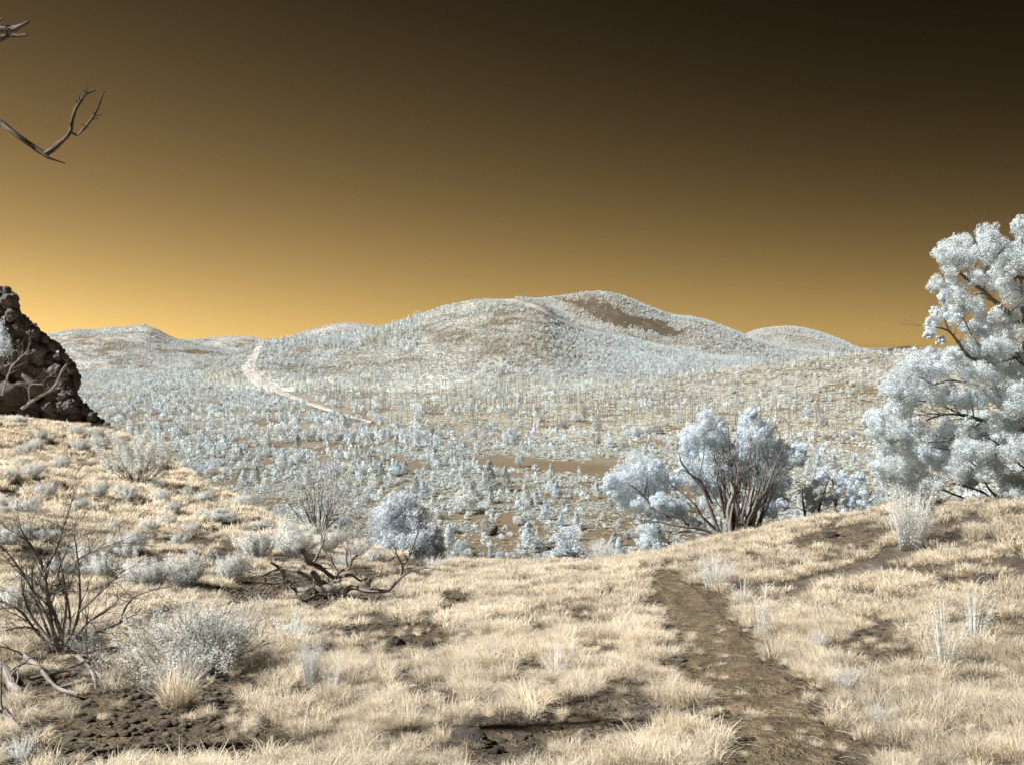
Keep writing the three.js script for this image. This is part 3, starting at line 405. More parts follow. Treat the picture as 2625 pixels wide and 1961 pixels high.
{
  const S = new Scatter(), R = rng(301); let n = 0;
  const dens = (x, z) => { const b = bareness(x, z), q = fbm(x * 1.1 + 40, z * 1.1, 3), l = fbm(x * .25 + 9, z * .25, 2); return (1 - b) * clamp(.60 + q * 3 + l * 1.4 + 4.4 * fbm(x * 3.3, z * 3.3, 2), 0.03, 1); };
  const put = (kind, x, z, sc, warm, pale = 1) => { const y = groundY(x, z), s = proj(x, y, z); if (z > 1.5 || Math.hypot(x, z) < 1.2) return; const t = pale * (.70 + R() * .42 + fbm(x * .9, z * .9, 3) * .5); dummy.updateMatrix(); S.put(kind, R, x, y, z, sc, sc * (.85 + R() * .4), [t, t * (1 - .012 * warm), t * (1 - .05 * warm)]); n++; };
  for (let k = 0; k < 21000; k++) { const r = Math.sqrt(lerp(3, 121, R())), a = lerp(-1.25, 1.25, R()), x = Math.sin(a) * r, z = -Math.cos(a) * r; if (R() > dens(x, z)) { if (R() < .06) put('tuft', x, z, .3 + R() * .4, 1); continue; } put('tuft', x, z, (.5 + R() * .8) * (.9 + .8 * fbm(x * 1.3, z * 1.3, 2)), R()); }
  for (let k = 0; k < 54000; k++) { const r = Math.sqrt(lerp(110, 650, R())), a = lerp(-1.2, 1.2, R()), x = Math.sin(a) * r, z = -Math.cos(a) * r; if (r > rcAt(a) + 1.5 || R() > dens(x, z)) continue; put('mid', x, z, .5 + R() * .9, R()); }
  for (let k = 0; k < 44000; k++) { const r = Math.sqrt(lerp(600, 2700, R())), a = R() < .34 ? lerp(-.56, -.05, R()) : R() < .6 ? lerp(-1.15, -.56, R()) : lerp(.3, 1.15, R()), x = Math.sin(a) * r, z = -Math.cos(a) * r; if (r > rcAt(a) + (a < -.33 ? 7 : a > .3 ? 25 : 2) || R() > dens(x, z)) continue; put('farTuft', x, z, .75 + R() * .7, R() * .3, 1.22); }
  for (let k = 0; k < 200; k++) { const r = Math.sqrt(lerp(16, 150, R())), a = lerp(-.58, .58, R()), x = Math.sin(a) * r, z = -Math.cos(a) * r; if (R() > dens(x, z) + .05) continue; put('stalk', x, z, .7 + R() * .8, 0); }
  console.log('grass', n);
  S.build('dry_grass', 'dry pale straw bunchgrass covering the near slope', 'grass').children.forEach((c) => { c.name = 'grass_tuft'; });
}
function stoneGeo(seed, detail, rough, flat = .7) {
  const g0 = new THREE.IcosahedronGeometry(1, detail); g0.deleteAttribute('uv'); g0.deleteAttribute('normal'); const g = mergeVertices(g0, 1e-4), p = g.attributes.position, R = rng(seed), o = R() * 90, c = [], uv = [];
  for (let i = 0; i < p.count; i++) {
    const v = V().fromBufferAttribute(p, i), n = perlin.noise(v.x * 1.3 + o, v.y * 1.3, v.z * 1.3) * .45 + perlin.noise(v.x * 3.1, v.y * 3.1 + o, v.z * 3.1) * .3 * rough + perlin.noise(v.x * 8, v.y * 8, v.z * 8 + o) * .14 * rough; uv.push(v.x * .7 + v.z * .4, v.y * .7 + v.z * .3); v.multiplyScalar(1 + n); v.y *= flat; p.setXYZ(i, v.x, v.y, v.z);
    const t = .85 + .5 * (perlin.noise(v.x * 5 + o, v.y * 5, v.z * 5)); c.push(t, t * .99, t * .97);
  }
  g.setAttribute('color', new THREE.Float32BufferAttribute(c, 3)); g.setAttribute('uv', new THREE.Float32BufferAttribute(uv, 2)); g.computeVertexNormals(); return g;
}
const rockMat = (c) => { const m = M.rock.clone(); m.color.setRGB(...c); return m; };
M.rockDark = rockMat([.17, .152, .14]); M.rockMid = rockMat([.50, .42, .33]); M.rockPale = rockMat([.8, .7, .6]); M.lava = rockMat([.33, .31, .30]);
VAR.pebble = [[1, 2, 3, 4].map((s) => stoneGeo(s * 7, 1, .6)), M.rockMid];
{ // cinders on the bare soil
  const S = new Scatter(), R = rng(333);
  for (let k = 0; k < 170000; k++) { const r = Math.sqrt(lerp(16, 500, R())), a = lerp(-.58, .58, R()), x = Math.sin(a) * r, z = -Math.cos(a) * r, b = bareness(x, z); if (r > rcAt(a) || b < .25 || R() > .3 + .4 * (fbm(x * 1.5, z * 1.5, 2) + .5)) continue; const on = pathDist(x, z) < 1, sc = (on ? .0035 : .0045) + .011 * Math.pow(R(), 5) * (on ? .9 : 2.4); const t = .5 + R() * 1.1; S.put('pebble', R, x, groundY(x, z) + sc * .2 + (on ? .018 : 0), z, sc, sc * (1 + R() * .5), [t, t, t]); }
  S.build('cinder_gravel', 'loose brown cinders strewn on the trail and bare soil', 'gravel').children.forEach((c) => { c.name = 'cinder'; });
}
{ // loose straw on the soil
  const S = new Scatter(), R = rng(351); VAR.straw = [[1, 2, 3].map((k) => { const mb = new MB(); mb.tube(curve([V(-.5, .012, 0), V(0, .03 + .01 * k, .04 * k), V(.5, .012, .02)], 6), [...Array(7)].map(() => .012), 3, C.pale); return mb.build(); }), M.snag];
  for (let k = 0; k < 20000; k++) { const r = Math.sqrt(lerp(16, 330, R())), a = lerp(-.58, .58, R()), x = Math.sin(a) * r, z = -Math.cos(a) * r, b = bareness(x, z); if (r > rcAt(a) || R() > .12 + .3 * b) continue; const l = .03 + .13 * R() * R() * R() + .03 * R(), t = .55 + R() * .5; S.put('straw', R, x, groundY(x, z) + (pathDist(x, z) < 1 ? .024 : .004), z, l, l, [t, t * .95, t * .86]); }
  S.build('straw_litter', 'broken pale straw lying loose on the trail and bare soil', 'straw').children.forEach((c) => { c.name = 'straw'; });
}
const gStone = [3, 5, 8, 13].map((s) => stoneGeo(s, 3, 1)), gSmooth = [stoneGeo(17, 3, .35, .75)];
[ // [px, py, width px, material, geometry, label]
  [583, 740, 24, 'rockPale', gSmooth[0], 'pale rounded stone on bare cinders beside the trail near the bottom edge'], [470, 745, 40, 'rockDark', gStone[0], 'large rough dark boulder half hidden in grass at the bottom edge'], [497, 752, 16, 'rockDark', gStone[1], 'small dark rock against the right side of the large boulder at the bottom'],
  [640, 727, 12, 'rockDark', gStone[2], 'small dark stone lying on the left edge of the trail'], [628, 730, 16, 'rockMid', gStone[3], 'brown flattish stone left of the small dark one at the trail edge'],
  [877, 611, 26, 'rockPale', gStone[3], 'pale flat slab half buried in grass right of the trail'], [987, 584, 26, 'rockDark', gStone[1], 'dark rock in a hollow under grass at the right edge'], [962, 592, 12, 'rockMid', gStone[2], 'small rock left of the dark one in the right-hand hollow'],
  [832, 536, 13, 'rockDark', gStone[0], 'dark craggy rock on the brown patch below the shrubs on the right crest'], [765, 526, 14, 'rockMid', gStone[3], 'brown stone in the grass right of the twisted juniper'], [782, 529, 10, 'rockMid', gStone[2], 'smaller brown stone just right of its neighbour near the twisted juniper'],
  [572, 592, 12, 'rockDark', gStone[0], 'dark lump of rock on the small bare patch in mid slope'], [590, 601, 12, 'rockDark', gStone[1], 'lower dark rock beside the bare patch in mid slope'], [600, 583, 12, 'rockMid', gStone[2], 'weathered brown stone in grass near the crest'],
  [345, 580, 16, 'rockMid', gStone[3], 'stone behind the right end of the dead branch pile'], [154, 694, 24, 'rockDark', gStone[2], 'dark flat rock in front of the silvery bush at the lower left'], [270, 608, 10, 'rockDark', gStone[1], 'dark rock under the left end of the branch pile'],
  [62, 549, 16, 'rockDark', gStone[3], 'dark rock on the left slope behind the bare bush'], [113, 612, 20, 'rockDark', gStone[0], 'dark rock between the bare bush and the silvery bush'], [395, 642, 16, 'rockDark', gStone[2], 'dark cinder block in the bare patch in the middle of the slope'], [430, 645, 12, 'rockDark', gStone[3], 'smaller dark cinder right of the first in the middle patch'],
  [215, 708, 20, 'rockDark', gStone[1], 'dark lump on the gravel at lower left'], [262, 722, 16, 'rockDark', gStone[0], 'dark lump at the right end of the lower left gravel'], [490, 615, 18, 'rockMid', gStone[1], 'low brown rock beneath a dark grass clump'], [735, 588, 10, 'rockDark', gStone[2], 'dark stone in grass just right of the upper trail'], [790, 602, 10, 'rockDark', gStone[0], 'single dark stone in grass well right of the trail'],
].forEach(([px, py, w, mt, g, label]) => { const p = hit(px, py), s = w / F * -p.z / 2, m = new THREE.Mesh(g, M[mt]); m.position.set(p.x, p.y + s * .25, p.z); m.scale.setScalar(s * .9); m.rotation.y = px; add(tag(m, label, 'rock'), 'rock'); });
{ const p = hit(489, 533, 100), m = new THREE.Mesh(gStone[0], M.lava); m.rotation.y = 2; m.position.set(p.x, p.y + .7, p.z); m.scale.set(2.6, 2.9, 2.2); add(tag(m, 'black boulder standing on the valley floor below the slope', 'boulder'), 'boulder'); }
{ // the lava outcrop: knobs of rock piled to its craggy outline
  const R = rng(404), outline = [[-60, 262], [-30, 275], [0, 286], [9, 288], [17, 297], [19, 313], [28, 319], [35, 325], [41, 332], [52, 340], [61, 346], [71, 360], [77, 371], [80, 377], [79, 385], [74, 389], [78, 396], [85, 404], [98, 417], [113, 426], [100, 432], [70, 425], [40, 412], [0, 405], [-60, 400]];
  const P = [], N = [], Cc = [], U = [], I = []; const gs = [101, 102, 103, 104].map((s) => stoneGeo(s, 5, 1.1, .95)); const q = new THREE.Quaternion(), E = new THREE.Euler(), mm = new THREE.Matrix4();
  const lump = (x, y, d, r) => { const g = gs[Math.floor(R() * 4)], c = at(x, y, d), s = r / F * d; E.set(R() * 6, R() * 6, R() * 6); q.setFromEuler(E); mm.compose(c, q, V(s, s * (.8 + R() * .3), s)); const h = g.clone().applyMatrix4(mm), o = P.length / 3; P.push(...h.attributes.position.array); N.push(...h.attributes.normal.array); Cc.push(...h.attributes.color.array); U.push(...h.attributes.uv.array); for (const i of h.index.array) I.push(i + o); };
  for (let i = 0; i < 19; i++) { const [a, b] = outline[i], [c, d] = outline[i + 1]; const L = Math.hypot(c - a, d - b), n = Math.max(1, Math.round(L / 5)); for (let k = 0; k < n; k++) { const t = k / n, x = lerp(a, c, t), y = lerp(b, d, t), r = 2.6 + R() * 2.4, nx = (d - b) / L, ny = -(c - a) / L; lump(x - nx * r * .75, y - ny * r * .75, 47 + (R() - .5) * 1.2, r); } }
  for (let k = 0, tries = 0; k < 46 && tries < 3000; tries++) { const x = -60 + R() * 170, y = 265 + R() * 160, r = 3 + R() * 4.5; let ok = true; for (let a = 0; a < 6.2; a += .8) if (!inPoly(outline, x + Math.cos(a) * r * 1.05, y + Math.sin(a) * r * 1.05)) ok = false; if (!ok) continue; k++; lump(x, y, 46.0 + R() * .6, r); }
  for (const [x, y, r] of [[44, 350, 8], [52, 362, 10], [64, 372, 9], [68, 384, 9], [27, 332, 9], [12, 312, 8], [4, 300, 9], [36, 342, 9], [70, 392, 6], [-30, 310, 26], [-10, 330, 24], [0, 318, 16], [15, 345, 20], [-10, 365, 28], [30, 360, 20], [40, 380, 22], [10, 390, 24], [58, 386, 15], [60, 400, 14], [-30, 395, 28], [30, 402, 18], [78, 415, 9], [55, 412, 13], [92, 424, 8], [0, 408, 20], [30, 418, 14], [-20, 345, 26]]) lump(x, y, 47.3, r);
  const g = new THREE.BufferGeometry(); g.setAttribute('position', new THREE.Float32BufferAttribute(P, 3)); g.setAttribute('normal', new THREE.Float32BufferAttribute(N, 3)); g.setAttribute('color', new THREE.Float32BufferAttribute(Cc, 3)); g.setAttribute('uv', new THREE.Float32BufferAttribute(U, 2)); g.setIndex(I);
  add(tag(new THREE.Mesh(g, M.lava), 'tall black craggy lava outcrop at the left edge above the slope', 'rock outcrop'), 'lava_outcrop');
}

// ------------------------------------------------------------------ branches
function branchy(mb, R, p, dir, len, rad, depth, o) { // a crooked branch with side twigs
  const n = 6, pts = [p.clone()], rr = [rad], d = dir.clone(); const q = p.clone();
  for (let k = 1; k <= n; k++) { d.x += (R() - .5) * o.crook; d.y += (R() - .5) * o.crook + (o.up ?? 0); d.z += (R() - .5) * o.crook; d.normalize(); q.addScaledVector(d, len / n); pts.push(q.clone()); rr.push(Math.max(o.min ?? .002, rad * (1 - .8 * k / n))); }
  mb.tube(pts, rr, depth > 1 ? 6 : 4, o.col, R, o.rough ?? 0);
  if (o.tip && depth <= (o.tipDepth ?? 0)) o.tip(pts, R, depth);
  if (depth <= 0) return;
  const m = o.kids[depth - 1]; for (let k = 0; k < m; k++) { const t = .25 + .75 * (k + R()) / m, i = Math.min(n - 1, Math.floor(t * n)), s = pts[i].clone().lerp(pts[i + 1], t * n - i), dd = pts[i + 1].clone().sub(pts[i]).normalize(); dd.x += (R() - .5) * o.spread; dd.y += (R() - .5) * o.spread; dd.z += (R() - .5) * o.spread; branchy(mb, R, s, dd.normalize(), len * (o.ratio ?? .55) * (.7 + R() * .6), rr[i] * .62, depth - 1, o); }
}
function groundLimb(mb, R, pxPts, w0, w1, o = {}) { // a limb lying along the ground
  const P = pxPts.map(([x, y]) => hit(o.scale ? o.scale[1] + x * o.scale[0] : x, o.scale ? o.scale[3] + y * o.scale[2] : y)), d = -P[0].z, pts = curve(P.map((p, i) => p.add(V(0, w0 / 2 / F * d * .8 + (i % 2) * .03, 0))), P.length * 5), rr = pts.map((_, i) => lerp(w0, w1, i / (pts.length - 1)) / 2 / F * d);
  mb.tube(pts, rr, 8, o.col ?? C.wood, R, .3); for (let k = 0; k < 3; k++) { const i = 2 + Math.floor(R() * (pts.length - 3)); branchy(mb, R, pts[i], V(R() - .5, .3 + R() * .4, R() - .5).normalize(), .2 + R() * .2, rr[i] * .4, 1, { crook: .6, spread: 1.4, kids: [2], col: o.col ?? C.wood, min: .002 }); }
}
function limb(mb, R, pxPts, depth, wPx0, wPx1, o = {}) { // a limb through given points; depth may differ along it
  const D = (k) => Array.isArray(depth) ? lerp(depth[0], depth[1], k) : depth, n = pxPts.length, s = o.scale ?? [1, 0, 1, 0];
  const base = pxPts.map(([x, y, dz], i) => at(s[1] + x * s[0], s[3] + y * s[2], D(i / (n - 1)) + (dz ?? (R() - .5) * (o.wob ?? .1)))), pts = curve(base, Math.max(8, n * 4)), d0 = D(.5);
  const rr = pts.map((_, i) => (o.thick ?? 1) * Math.max(.0025, lerp(wPx0, wPx1, Math.pow(i / (pts.length - 1), .85)) / 2 / F * d0));
  mb.tube(pts, rr, o.sides ?? 8, o.col ?? C.wood, R, o.rough ?? .22);
  if (o.twigs) for (let k = 0; k < o.twigs; k++) { const t = (o.t0 ?? .25) + (1 - (o.t0 ?? .25)) * R(), i = Math.min(pts.length - 2, Math.floor(t * (pts.length - 1))), dd = pts[i + 1].clone().sub(pts[i]).normalize(); dd.x += (R() - .5) * 1.6; dd.y += (R() - .4) * 1.4; dd.z += (R() - .5) * 1.6; branchy(mb, R, pts[i], dd.normalize(), (o.tl ?? .3) * (.5 + R()), rr[i] * .5, o.td ?? 1, { crook: .5, spread: 1.5, kids: [3, 3], col: o.col ?? C.wood, min: .0018, ratio: .5, up: .02 }); }
  return pts;
}
{ // dead tree beyond the left edge, its bare boughs reaching in at the top left
  const o = add(tag(new THREE.Group(), 'dead tree at the left edge with bare boughs reaching into the upper left sky', 'dead tree'), 'dead_tree'), R = rng(501), D = 5.2;
  const base = V(-4.6, groundY(-4.6, -5.0) - .1, -5.0);
  const t = new MB(); const col = [.30, .25, .21]; t.tube(curve([base, base.clone().add(V(.05, 1, 0)), V(-4.5, .2, -5.1), V(-4.35, 1.6, -5.2), V(-4.1, 2.7, -5.1)], 26), [...Array(27)].map((_, i) => .12 - .003 * i), 10, col, R, .2); const tr = part(o, 'trunk', t.build(), M.bark);
  const b1 = new MB(), S = { col, rough: .45, wob: .04, thick: .85 };
  limb(b1, R, [[-290, -60, .1], [-180, 14], [-80, 78], [0, 123], [12, 131], [21, 138], [34, 148], [47, 155]], D, 15, 5, S); limb(b1, R, [[40, 151], [48, 157], [56, 160], [65, 163]], D, 4, 1.4, S); limb(b1, R, [[45, 154], [54, 148], [61, 142], [68, 135], [71, 129], [73, 118], [76, 108], [81, 100], [86, 94], [95, 90]], D, 6, 2, { ...S, twigs: 11, tl: .035, td: 1 }); limb(b1, R, [[70, 132], [77, 135], [82, 131], [87, 125], [93, 117], [99, 105], [104, 91]], D, 3.5, 1.6, { ...S, twigs: 9, tl: .035, td: 0 });
  part(tr, 'branch', b1.build(), M.bark);
  const b2 = new MB(); limb(b2, R, [[-260, 120], [-120, 60], [-40, 38], [0, 29], [14, 29], [21, 26], [28, 22]], D, 13, 3, { ...S, twigs: 4, tl: .05, td: 0 }); limb(b2, R, [[-30, 42], [0, 39], [8, 36], [16, 36], [26, 35]], D, 8, 3, { ...S, twigs: 3, tl: .05, td: 0 }); limb(b2, R, [[-40, 34], [-8, 22], [3, 19]], D, 6, 2, S); part(tr, 'branch', b2.build(), M.bark);
}
{ // bare dead bush at lower left
  const o = add(tag(new THREE.Group(), 'dark leafless bush with forked stems at the lower left', 'bush'), 'bare_bush'), R = rng(511), base = hit(62, 652), D = -base.z;
  const S = { rough: .2, twigs: 12, tl: .3, td: 1, wob: .3, col: C.wood.map((c) => c * .85) };
  [[[[60, 655], [52, 628], [48, 600], [44, 572], [40, 560], [28, 542], [20, 525], [17, 500]], 6.5, 1.4], [[[62, 655], [60, 630], [52, 610], [46, 585], [45, 566]], 7, 4], [[[44, 570], [56, 548], [62, 530], [68, 512], [73, 497]], 3.6, 1.2], [[[42, 562], [34, 548], [22, 536], [8, 528], [-6, 520]], 3.2, 1.2],
    [[[64, 655], [78, 615], [80, 590], [78, 562], [76, 546], [74, 534]], 4.5, 1.3], [[[80, 610], [96, 596], [112, 580], [126, 568]], 3.4, 1], [[[58, 655], [36, 630], [20, 610], [0, 600], [-20, 592]], 5, 1.6], [[[50, 640], [30, 612], [22, 588], [20, 570], [10, 555]], 4.5, 1.4], [[[60, 652], [74, 640], [96, 632], [120, 622], [142, 608]], 4.6, 1.4], [[[120, 622], [130, 600], [150, 590], [172, 586]], 3.4, 1.2], [[[63, 652], [50, 622], [30, 585], [14, 560], [0, 545], [-16, 538]], 4.6, 1.3], [[[76, 560], [90, 552], [108, 545], [122, 540]], 2.6, 1], [[[66, 655], [98, 655], [118, 657], [130, 664]], 5, 2.2], [[[40, 652], [20, 645], [0, 646], [-20, 640]], 5, 2], [[[66, 650], [70, 620], [66, 590], [62, 568], [58, 552]], 4, 1.2], [[[54, 650], [44, 632], [26, 626], [6, 630]], 4, 1.2], [[[70, 648], [88, 622], [104, 612], [118, 600]], 3.4, 1], [[[62, 640], [66, 600], [58, 575], [64, 556], [70, 540]], 4, 1.2], [[[52, 640], [36, 600], [32, 575], [36, 552]], 4, 1.2]
  ].forEach(([p, a, b]) => { const mb = new MB(); limb(mb, R, p, D, a * .78, b * .7, S); part(o, 'stem', mb.build(), M.bark); });
}
{ // fallen wood at the left corner
  const R = rng(521), D = -hit(40, 690).z, S = { rough: .3, wob: .2, col: C.wood };
  const o = add(tag(new THREE.Group(), 'broken grey limbs lying under the bare bush at the lower left', 'dead wood'), 'fallen_wood');
  [[[[-20, 668], [2, 676], [12, 690], [20, 700]], 13, 6], [[[-10, 708], [8, 724], [20, 735]], 9, 5], [[[56, 690], [80, 688], [100, 682], [118, 690]], 5, 2], [[[90, 668], [98, 678], [122, 688]], 4.5, 2], [[[78, 657], [92, 676], [96, 690]], 5, 2], [[[30, 680], [60, 676], [84, 670], [120, 668]], 4, 1.6], [[[10, 650], [34, 668], [58, 690], [78, 700]], 6, 2.5], [[[110, 650], [88, 665], [60, 672]], 5, 2]].forEach(([p, a, b]) => { const mb = new MB(); groundLimb(mb, R, p, a, b, S); part(o, 'limb', mb.build(), M.bark); });
}
{ // the fallen dead juniper in the middle distance
  const o = add(tag(new THREE.Group(), 'fallen dead juniper of twisted dark limbs left of the middle', 'dead tree'), 'fallen_juniper'), R = rng(531), D = -hit(330, 596).z - .7, sc = [.1235, 234, .1235, 447];
  const S = { rough: .3, wob: .35, scale: sc, twigs: 6, tl: .26, td: 1, thick: .88, col: C.wood.map((c) => c * .95) };
  [[[[560, 830], [610, 930], [700, 970], [800, 1050], [850, 1080]], 6.5, 4], [[[650, 920], [690, 840], [720, 780], [715, 720]], 3.2, 1.6], [[[300, 930], [400, 980], [520, 1000], [620, 1060], [740, 1100], [850, 1180]], 3.2, 5.5], [[[850, 1190], [960, 1130], [1080, 1160], [1250, 1150], [1350, 1050], [1470, 980], [1570, 970]], 6, 1.8], [[[1355, 1045], [1360, 950], [1320, 870], [1300, 800]], 3.4, 1.6], [[[1360, 955], [1400, 910], [1440, 820], [1490, 680], [1500, 640]], 3, 1.3], [[[820, 1090], [850, 1000], [930, 980], [960, 900], [1000, 870]], 5, 2], [[[840, 1000], [800, 940], [780, 860]], 3, 1.4], [[[860, 1050], [950, 1030], [1020, 1070], [1100, 1050], [1180, 1020], [1200, 960]], 3.6, 1.6], [[[1090, 1160], [1095, 1060]], 4, 3], [[[100, 930], [180, 1000], [230, 1030], [330, 990], [420, 980]], 2.4, 3], [[[390, 990], [430, 1080], [500, 1160], [470, 1230]], 5, 4], [[[640, 1010], [700, 1100], [780, 1150], [860, 1190]], 8, 7], [[[680, 1165], [760, 1190], [820, 1225]], 9, 8], [[[200, 1130], [260, 1070], [340, 1045], [430, 1070]], 2.2, 1.6], [[[240, 1180], [300, 1110], [400, 1090], [460, 1140]], 2.2, 1.6], [[[330, 1280], [480, 1260], [620, 1300], [700, 1290]], 3, 2], [[[200, 1200], [250, 1290], [300, 1330]], 2.6, 1.6], [[[860, 1190], [800, 1260], [760, 1280]], 4, 2.5], [[[480, 1170], [600, 1180], [660, 1140], [720, 1120]], 5, 4], [[[660, 1000], [650, 1080], [655, 1170]], 2.6, 2], [[[1250, 1150], [1330, 1130], [1420, 1150], [1500, 1120]], 3, 1.5], [[[1430, 1010], [1480, 950], [1500, 920]], 2, 1], [[[560, 1250], [700, 1220], [860, 1240], [900, 1200]], 3.2, 2.2], [[[930, 980], [910, 900], [925, 850]], 2, 1]
  ].forEach(([p, a, b]) => { const mb = new MB(); if (p.every((q) => q[1] > 1110)) groundLimb(mb, R, p, a, b, S); else limb(mb, R, p, D, a, b, S); part(o, 'limb', mb.build(), M.bark); });
}
[[[512, 577], 16, 'small leafless twig with three forks in the grass near the crest'], [[258, 640], 22, 'thin bare twigs in grass right of the silvery bush'], [[340, 600], 16, 'bare twig sticking up at the right end of the branch pile']].forEach(([[px, py], h, label], i) => { const p = hit(px, py), hh = h / F * -p.z, R = rng(540 + i), mb = new MB(); for (let k = 0; k < 3; k++) branchy(mb, R, p.clone().add(V(0, -.02, 0)), V((k - 1) * .5, 1, (R() - .5) * .5).normalize(), hh, .009, 1, { crook: .35, spread: 1.2, kids: [3], col: C.wood.map((c) => c * .8) }); add(tag(new THREE.Mesh(mb.build(), M.bark), label, 'twig'), 'bare_twig'); });

// ------------------------------------------------------------------ junipers
function foliage(mb, R, blobs, sc, D, spreadD, leafPx, puffR, dens, col) {
  for (const [x, y, r] of [...blobs, ...blobs.map(([x, y, r]) => [x + (R() - .5) * r, y + (R() - .2) * r * .8, r * .85, .5])]) {
    const dz = (R() - .5) * 2 * spreadD, c = at(sc[1] + x * sc[0], sc[3] + y * sc[2], D + dz), wr = r * sc[0] / F * D, k = F / D;
    const n = Math.round(dens * 8.5); for (let i = 0; i < n; i++) { const z = R() * 2 - 1, a = R() * 6.283, q = Math.sqrt(1 - z * z), rr = wr * (.5 + .55 * R()), pc = V(c.x + q * Math.cos(a) * rr, c.y + z * rr, c.z + q * Math.sin(a) * rr), t = .9 + R() * .2; mb.puff(pc, wr * puffR * (.95 + R() * .6), 92, leafPx * .85 / k, R, [col[0] * t, col[1] * t, col[2] * t], 1, .08); }
  }
}
{
  const o = add(tag(new THREE.Group(), 'twisted juniper on the crest with a fan of bare stems before white foliage', 'tree'), 'twisted_juniper'), R = rng(601), D = 21.2, sc = [.1411, 546, .1411, 390];
  const f1 = new MB(); foliage(f1, R, [[640, 520, 100], [560, 580, 90], [520, 640, 80], [700, 560, 90], [790, 530, 50], [620, 700, 110], [800, 620, 80], [560, 780, 70], [460, 640, 50], [740, 700, 70], [470, 720, 45], [640, 800, 60]], sc, D + .6, .5, .9, .33, 2.0, C.juniper); part(o, 'crown', f1.build(), M.leaf);
  const f2 = new MB(); foliage(f2, R, [[1100, 250, 80], [1150, 195, 50], [1020, 320, 70], [1200, 330, 90], [1000, 400, 70], [1090, 430, 110], [960, 520, 70], [1050, 560, 90], [1180, 520, 90], [930, 640, 60], [1270, 380, 60], [1060, 300, 70], [1150, 400, 80], [1240, 270, 45], [1250, 600, 70], [1100, 660, 70], [1180, 700, 60]], sc, D + .9, .5, .9, .33, 2.0, C.juniper); part(o, 'crown', f2.build(), M.leaf);
  const f3 = new MB(); foliage(f3, R, [[1440, 190, 60], [1480, 260, 90], [1570, 260, 60], [1400, 310, 60], [1400, 420, 80], [1520, 400, 110], [1600, 380, 70], [1700, 440, 60], [1780, 420, 60], [1760, 480, 60], [1650, 540, 80], [1480, 520, 100], [1400, 600, 60], [1620, 690, 60], [1560, 780, 70], [1640, 760, 60], [1440, 340, 60], [1340, 500, 60], [1560, 620, 80], [1680, 660, 60], [1460, 160, 40]], sc, D + 1, .6, .9, .33, 2.0, C.juniper); part(o, 'crown', f3.build(), M.leaf);
  const f4 = new MB(); foliage(f4, R, [[860, 850, 70], [950, 850, 60], [800, 780, 60], [770, 880, 60], [1060, 930, 40], [740, 960, 60], [700, 1060, 60], [760, 1020, 60], [800, 1090, 40], [1600, 830, 60], [1680, 800, 50], [900, 800, 50]], sc, D + .3, .3, .9, .33, 2.0, C.juniper); part(o, 'crown', f4.build(), M.leaf);
  const S = { rough: .3, wob: .15, scale: sc, twigs: 4, tl: .35, td: 1, t0: .4, sides: 9, thick: .54 };
  [[[[1245, 1040], [1170, 850], [1120, 720], [1050, 620], [960, 510], [945, 450]], 8, 1.8], [[[1320, 1040], [1290, 850], [1330, 700], [1270, 590], [1200, 500], [1190, 450]], 9, 2], [[[1340, 860], [1350, 640], [1340, 530], [1300, 430], [1290, 230]], 6, 1.6], [[[1460, 1020], [1500, 820], [1560, 700], [1610, 570], [1650, 470], [1690, 365]], 7, 1.8], [[[1240, 1030], [1100, 980], [950, 960], [800, 930], [735, 930]], 7, 2], [[[1220, 1010], [1100, 880], [1060, 810], [960, 720], [880, 660], [865, 580]], 5, 1.4], [[[1370, 1040], [1400, 850], [1440, 700], [1430, 600]], 7, 3], [[[1180, 800], [1100, 650], [1040, 600], [960, 560], [935, 600]], 5, 1.6], [[[1270, 900], [1215, 650], [1220, 560], [1250, 400]], 4, 1.2], [[[1540, 900], [1600, 740], [1640, 640], [1720, 560]], 4, 1.4], [[[1310, 1040], [1310, 900], [1340, 720], [1370, 500]], 6, 2], [[[1240, 1040], [1100, 1010], [960, 1000], [860, 1030]], 5, 1.6], [[[1280, 1040], [1180, 960], [1120, 900], [1000, 790], [1040, 800]], 5, 1.6], [[[1400, 1040], [1440, 900], [1480, 820], [1500, 740]], 8, 3], [[[1340, 1050], [1360, 950], [1350, 800]], 10, 5]].forEach(([p, a, b]) => { const mb = new MB(); limb(mb, R, p, [D, D - .15], a, b, { ...S, col: R() < .4 ? C.wood.map((c) => c * 1.15) : C.wood.map((c) => c * .8) }); part(o, 'stem', mb.build(), M.bark); });
  for (let k = 0; k < 18; k++) { const mb = new MB(), b0 = at(sc[1] + (1250 + R() * 260) * sc[0], sc[3] + 1030 * sc[2], D + .3); branchy(mb, R, b0, V((R() - .5) * 1.1, 1, (R() - .5) * .6).normalize(), 1.2 + R() * .8, .034, 2, { crook: .3, spread: 1.1, kids: [3, 3], col: C.wood.map((c) => c * .5), min: .005, up: .04, rough: .2 }); part(o, 'stem', mb.build(), M.bark); }
  [[[[880, 900], [770, 840], [690, 740], [620, 680], [560, 640]], 4, 1.4], [[[700, 740], [720, 600], [700, 540]], 2.5, 1.2], [[[1090, 600], [1120, 420], [1110, 300]], 2.6, 1.2], [[[1450, 700], [1450, 450], [1445, 250]], 3, 1.2], [[[1580, 700], [1660, 560], [1760, 460]], 2.6, 1.2], [[[1020, 970], [940, 880], [880, 850]], 3, 1.4]].forEach(([p, a, b]) => { const mb = new MB(); limb(mb, R, p, [D + .1, D + .8], a, b, { ...S, twigs: 7, tl: .5, td: 1, col: C.wood.map((c) => c * .6) }); part(o, 'branch', mb.build(), M.bark); });
}
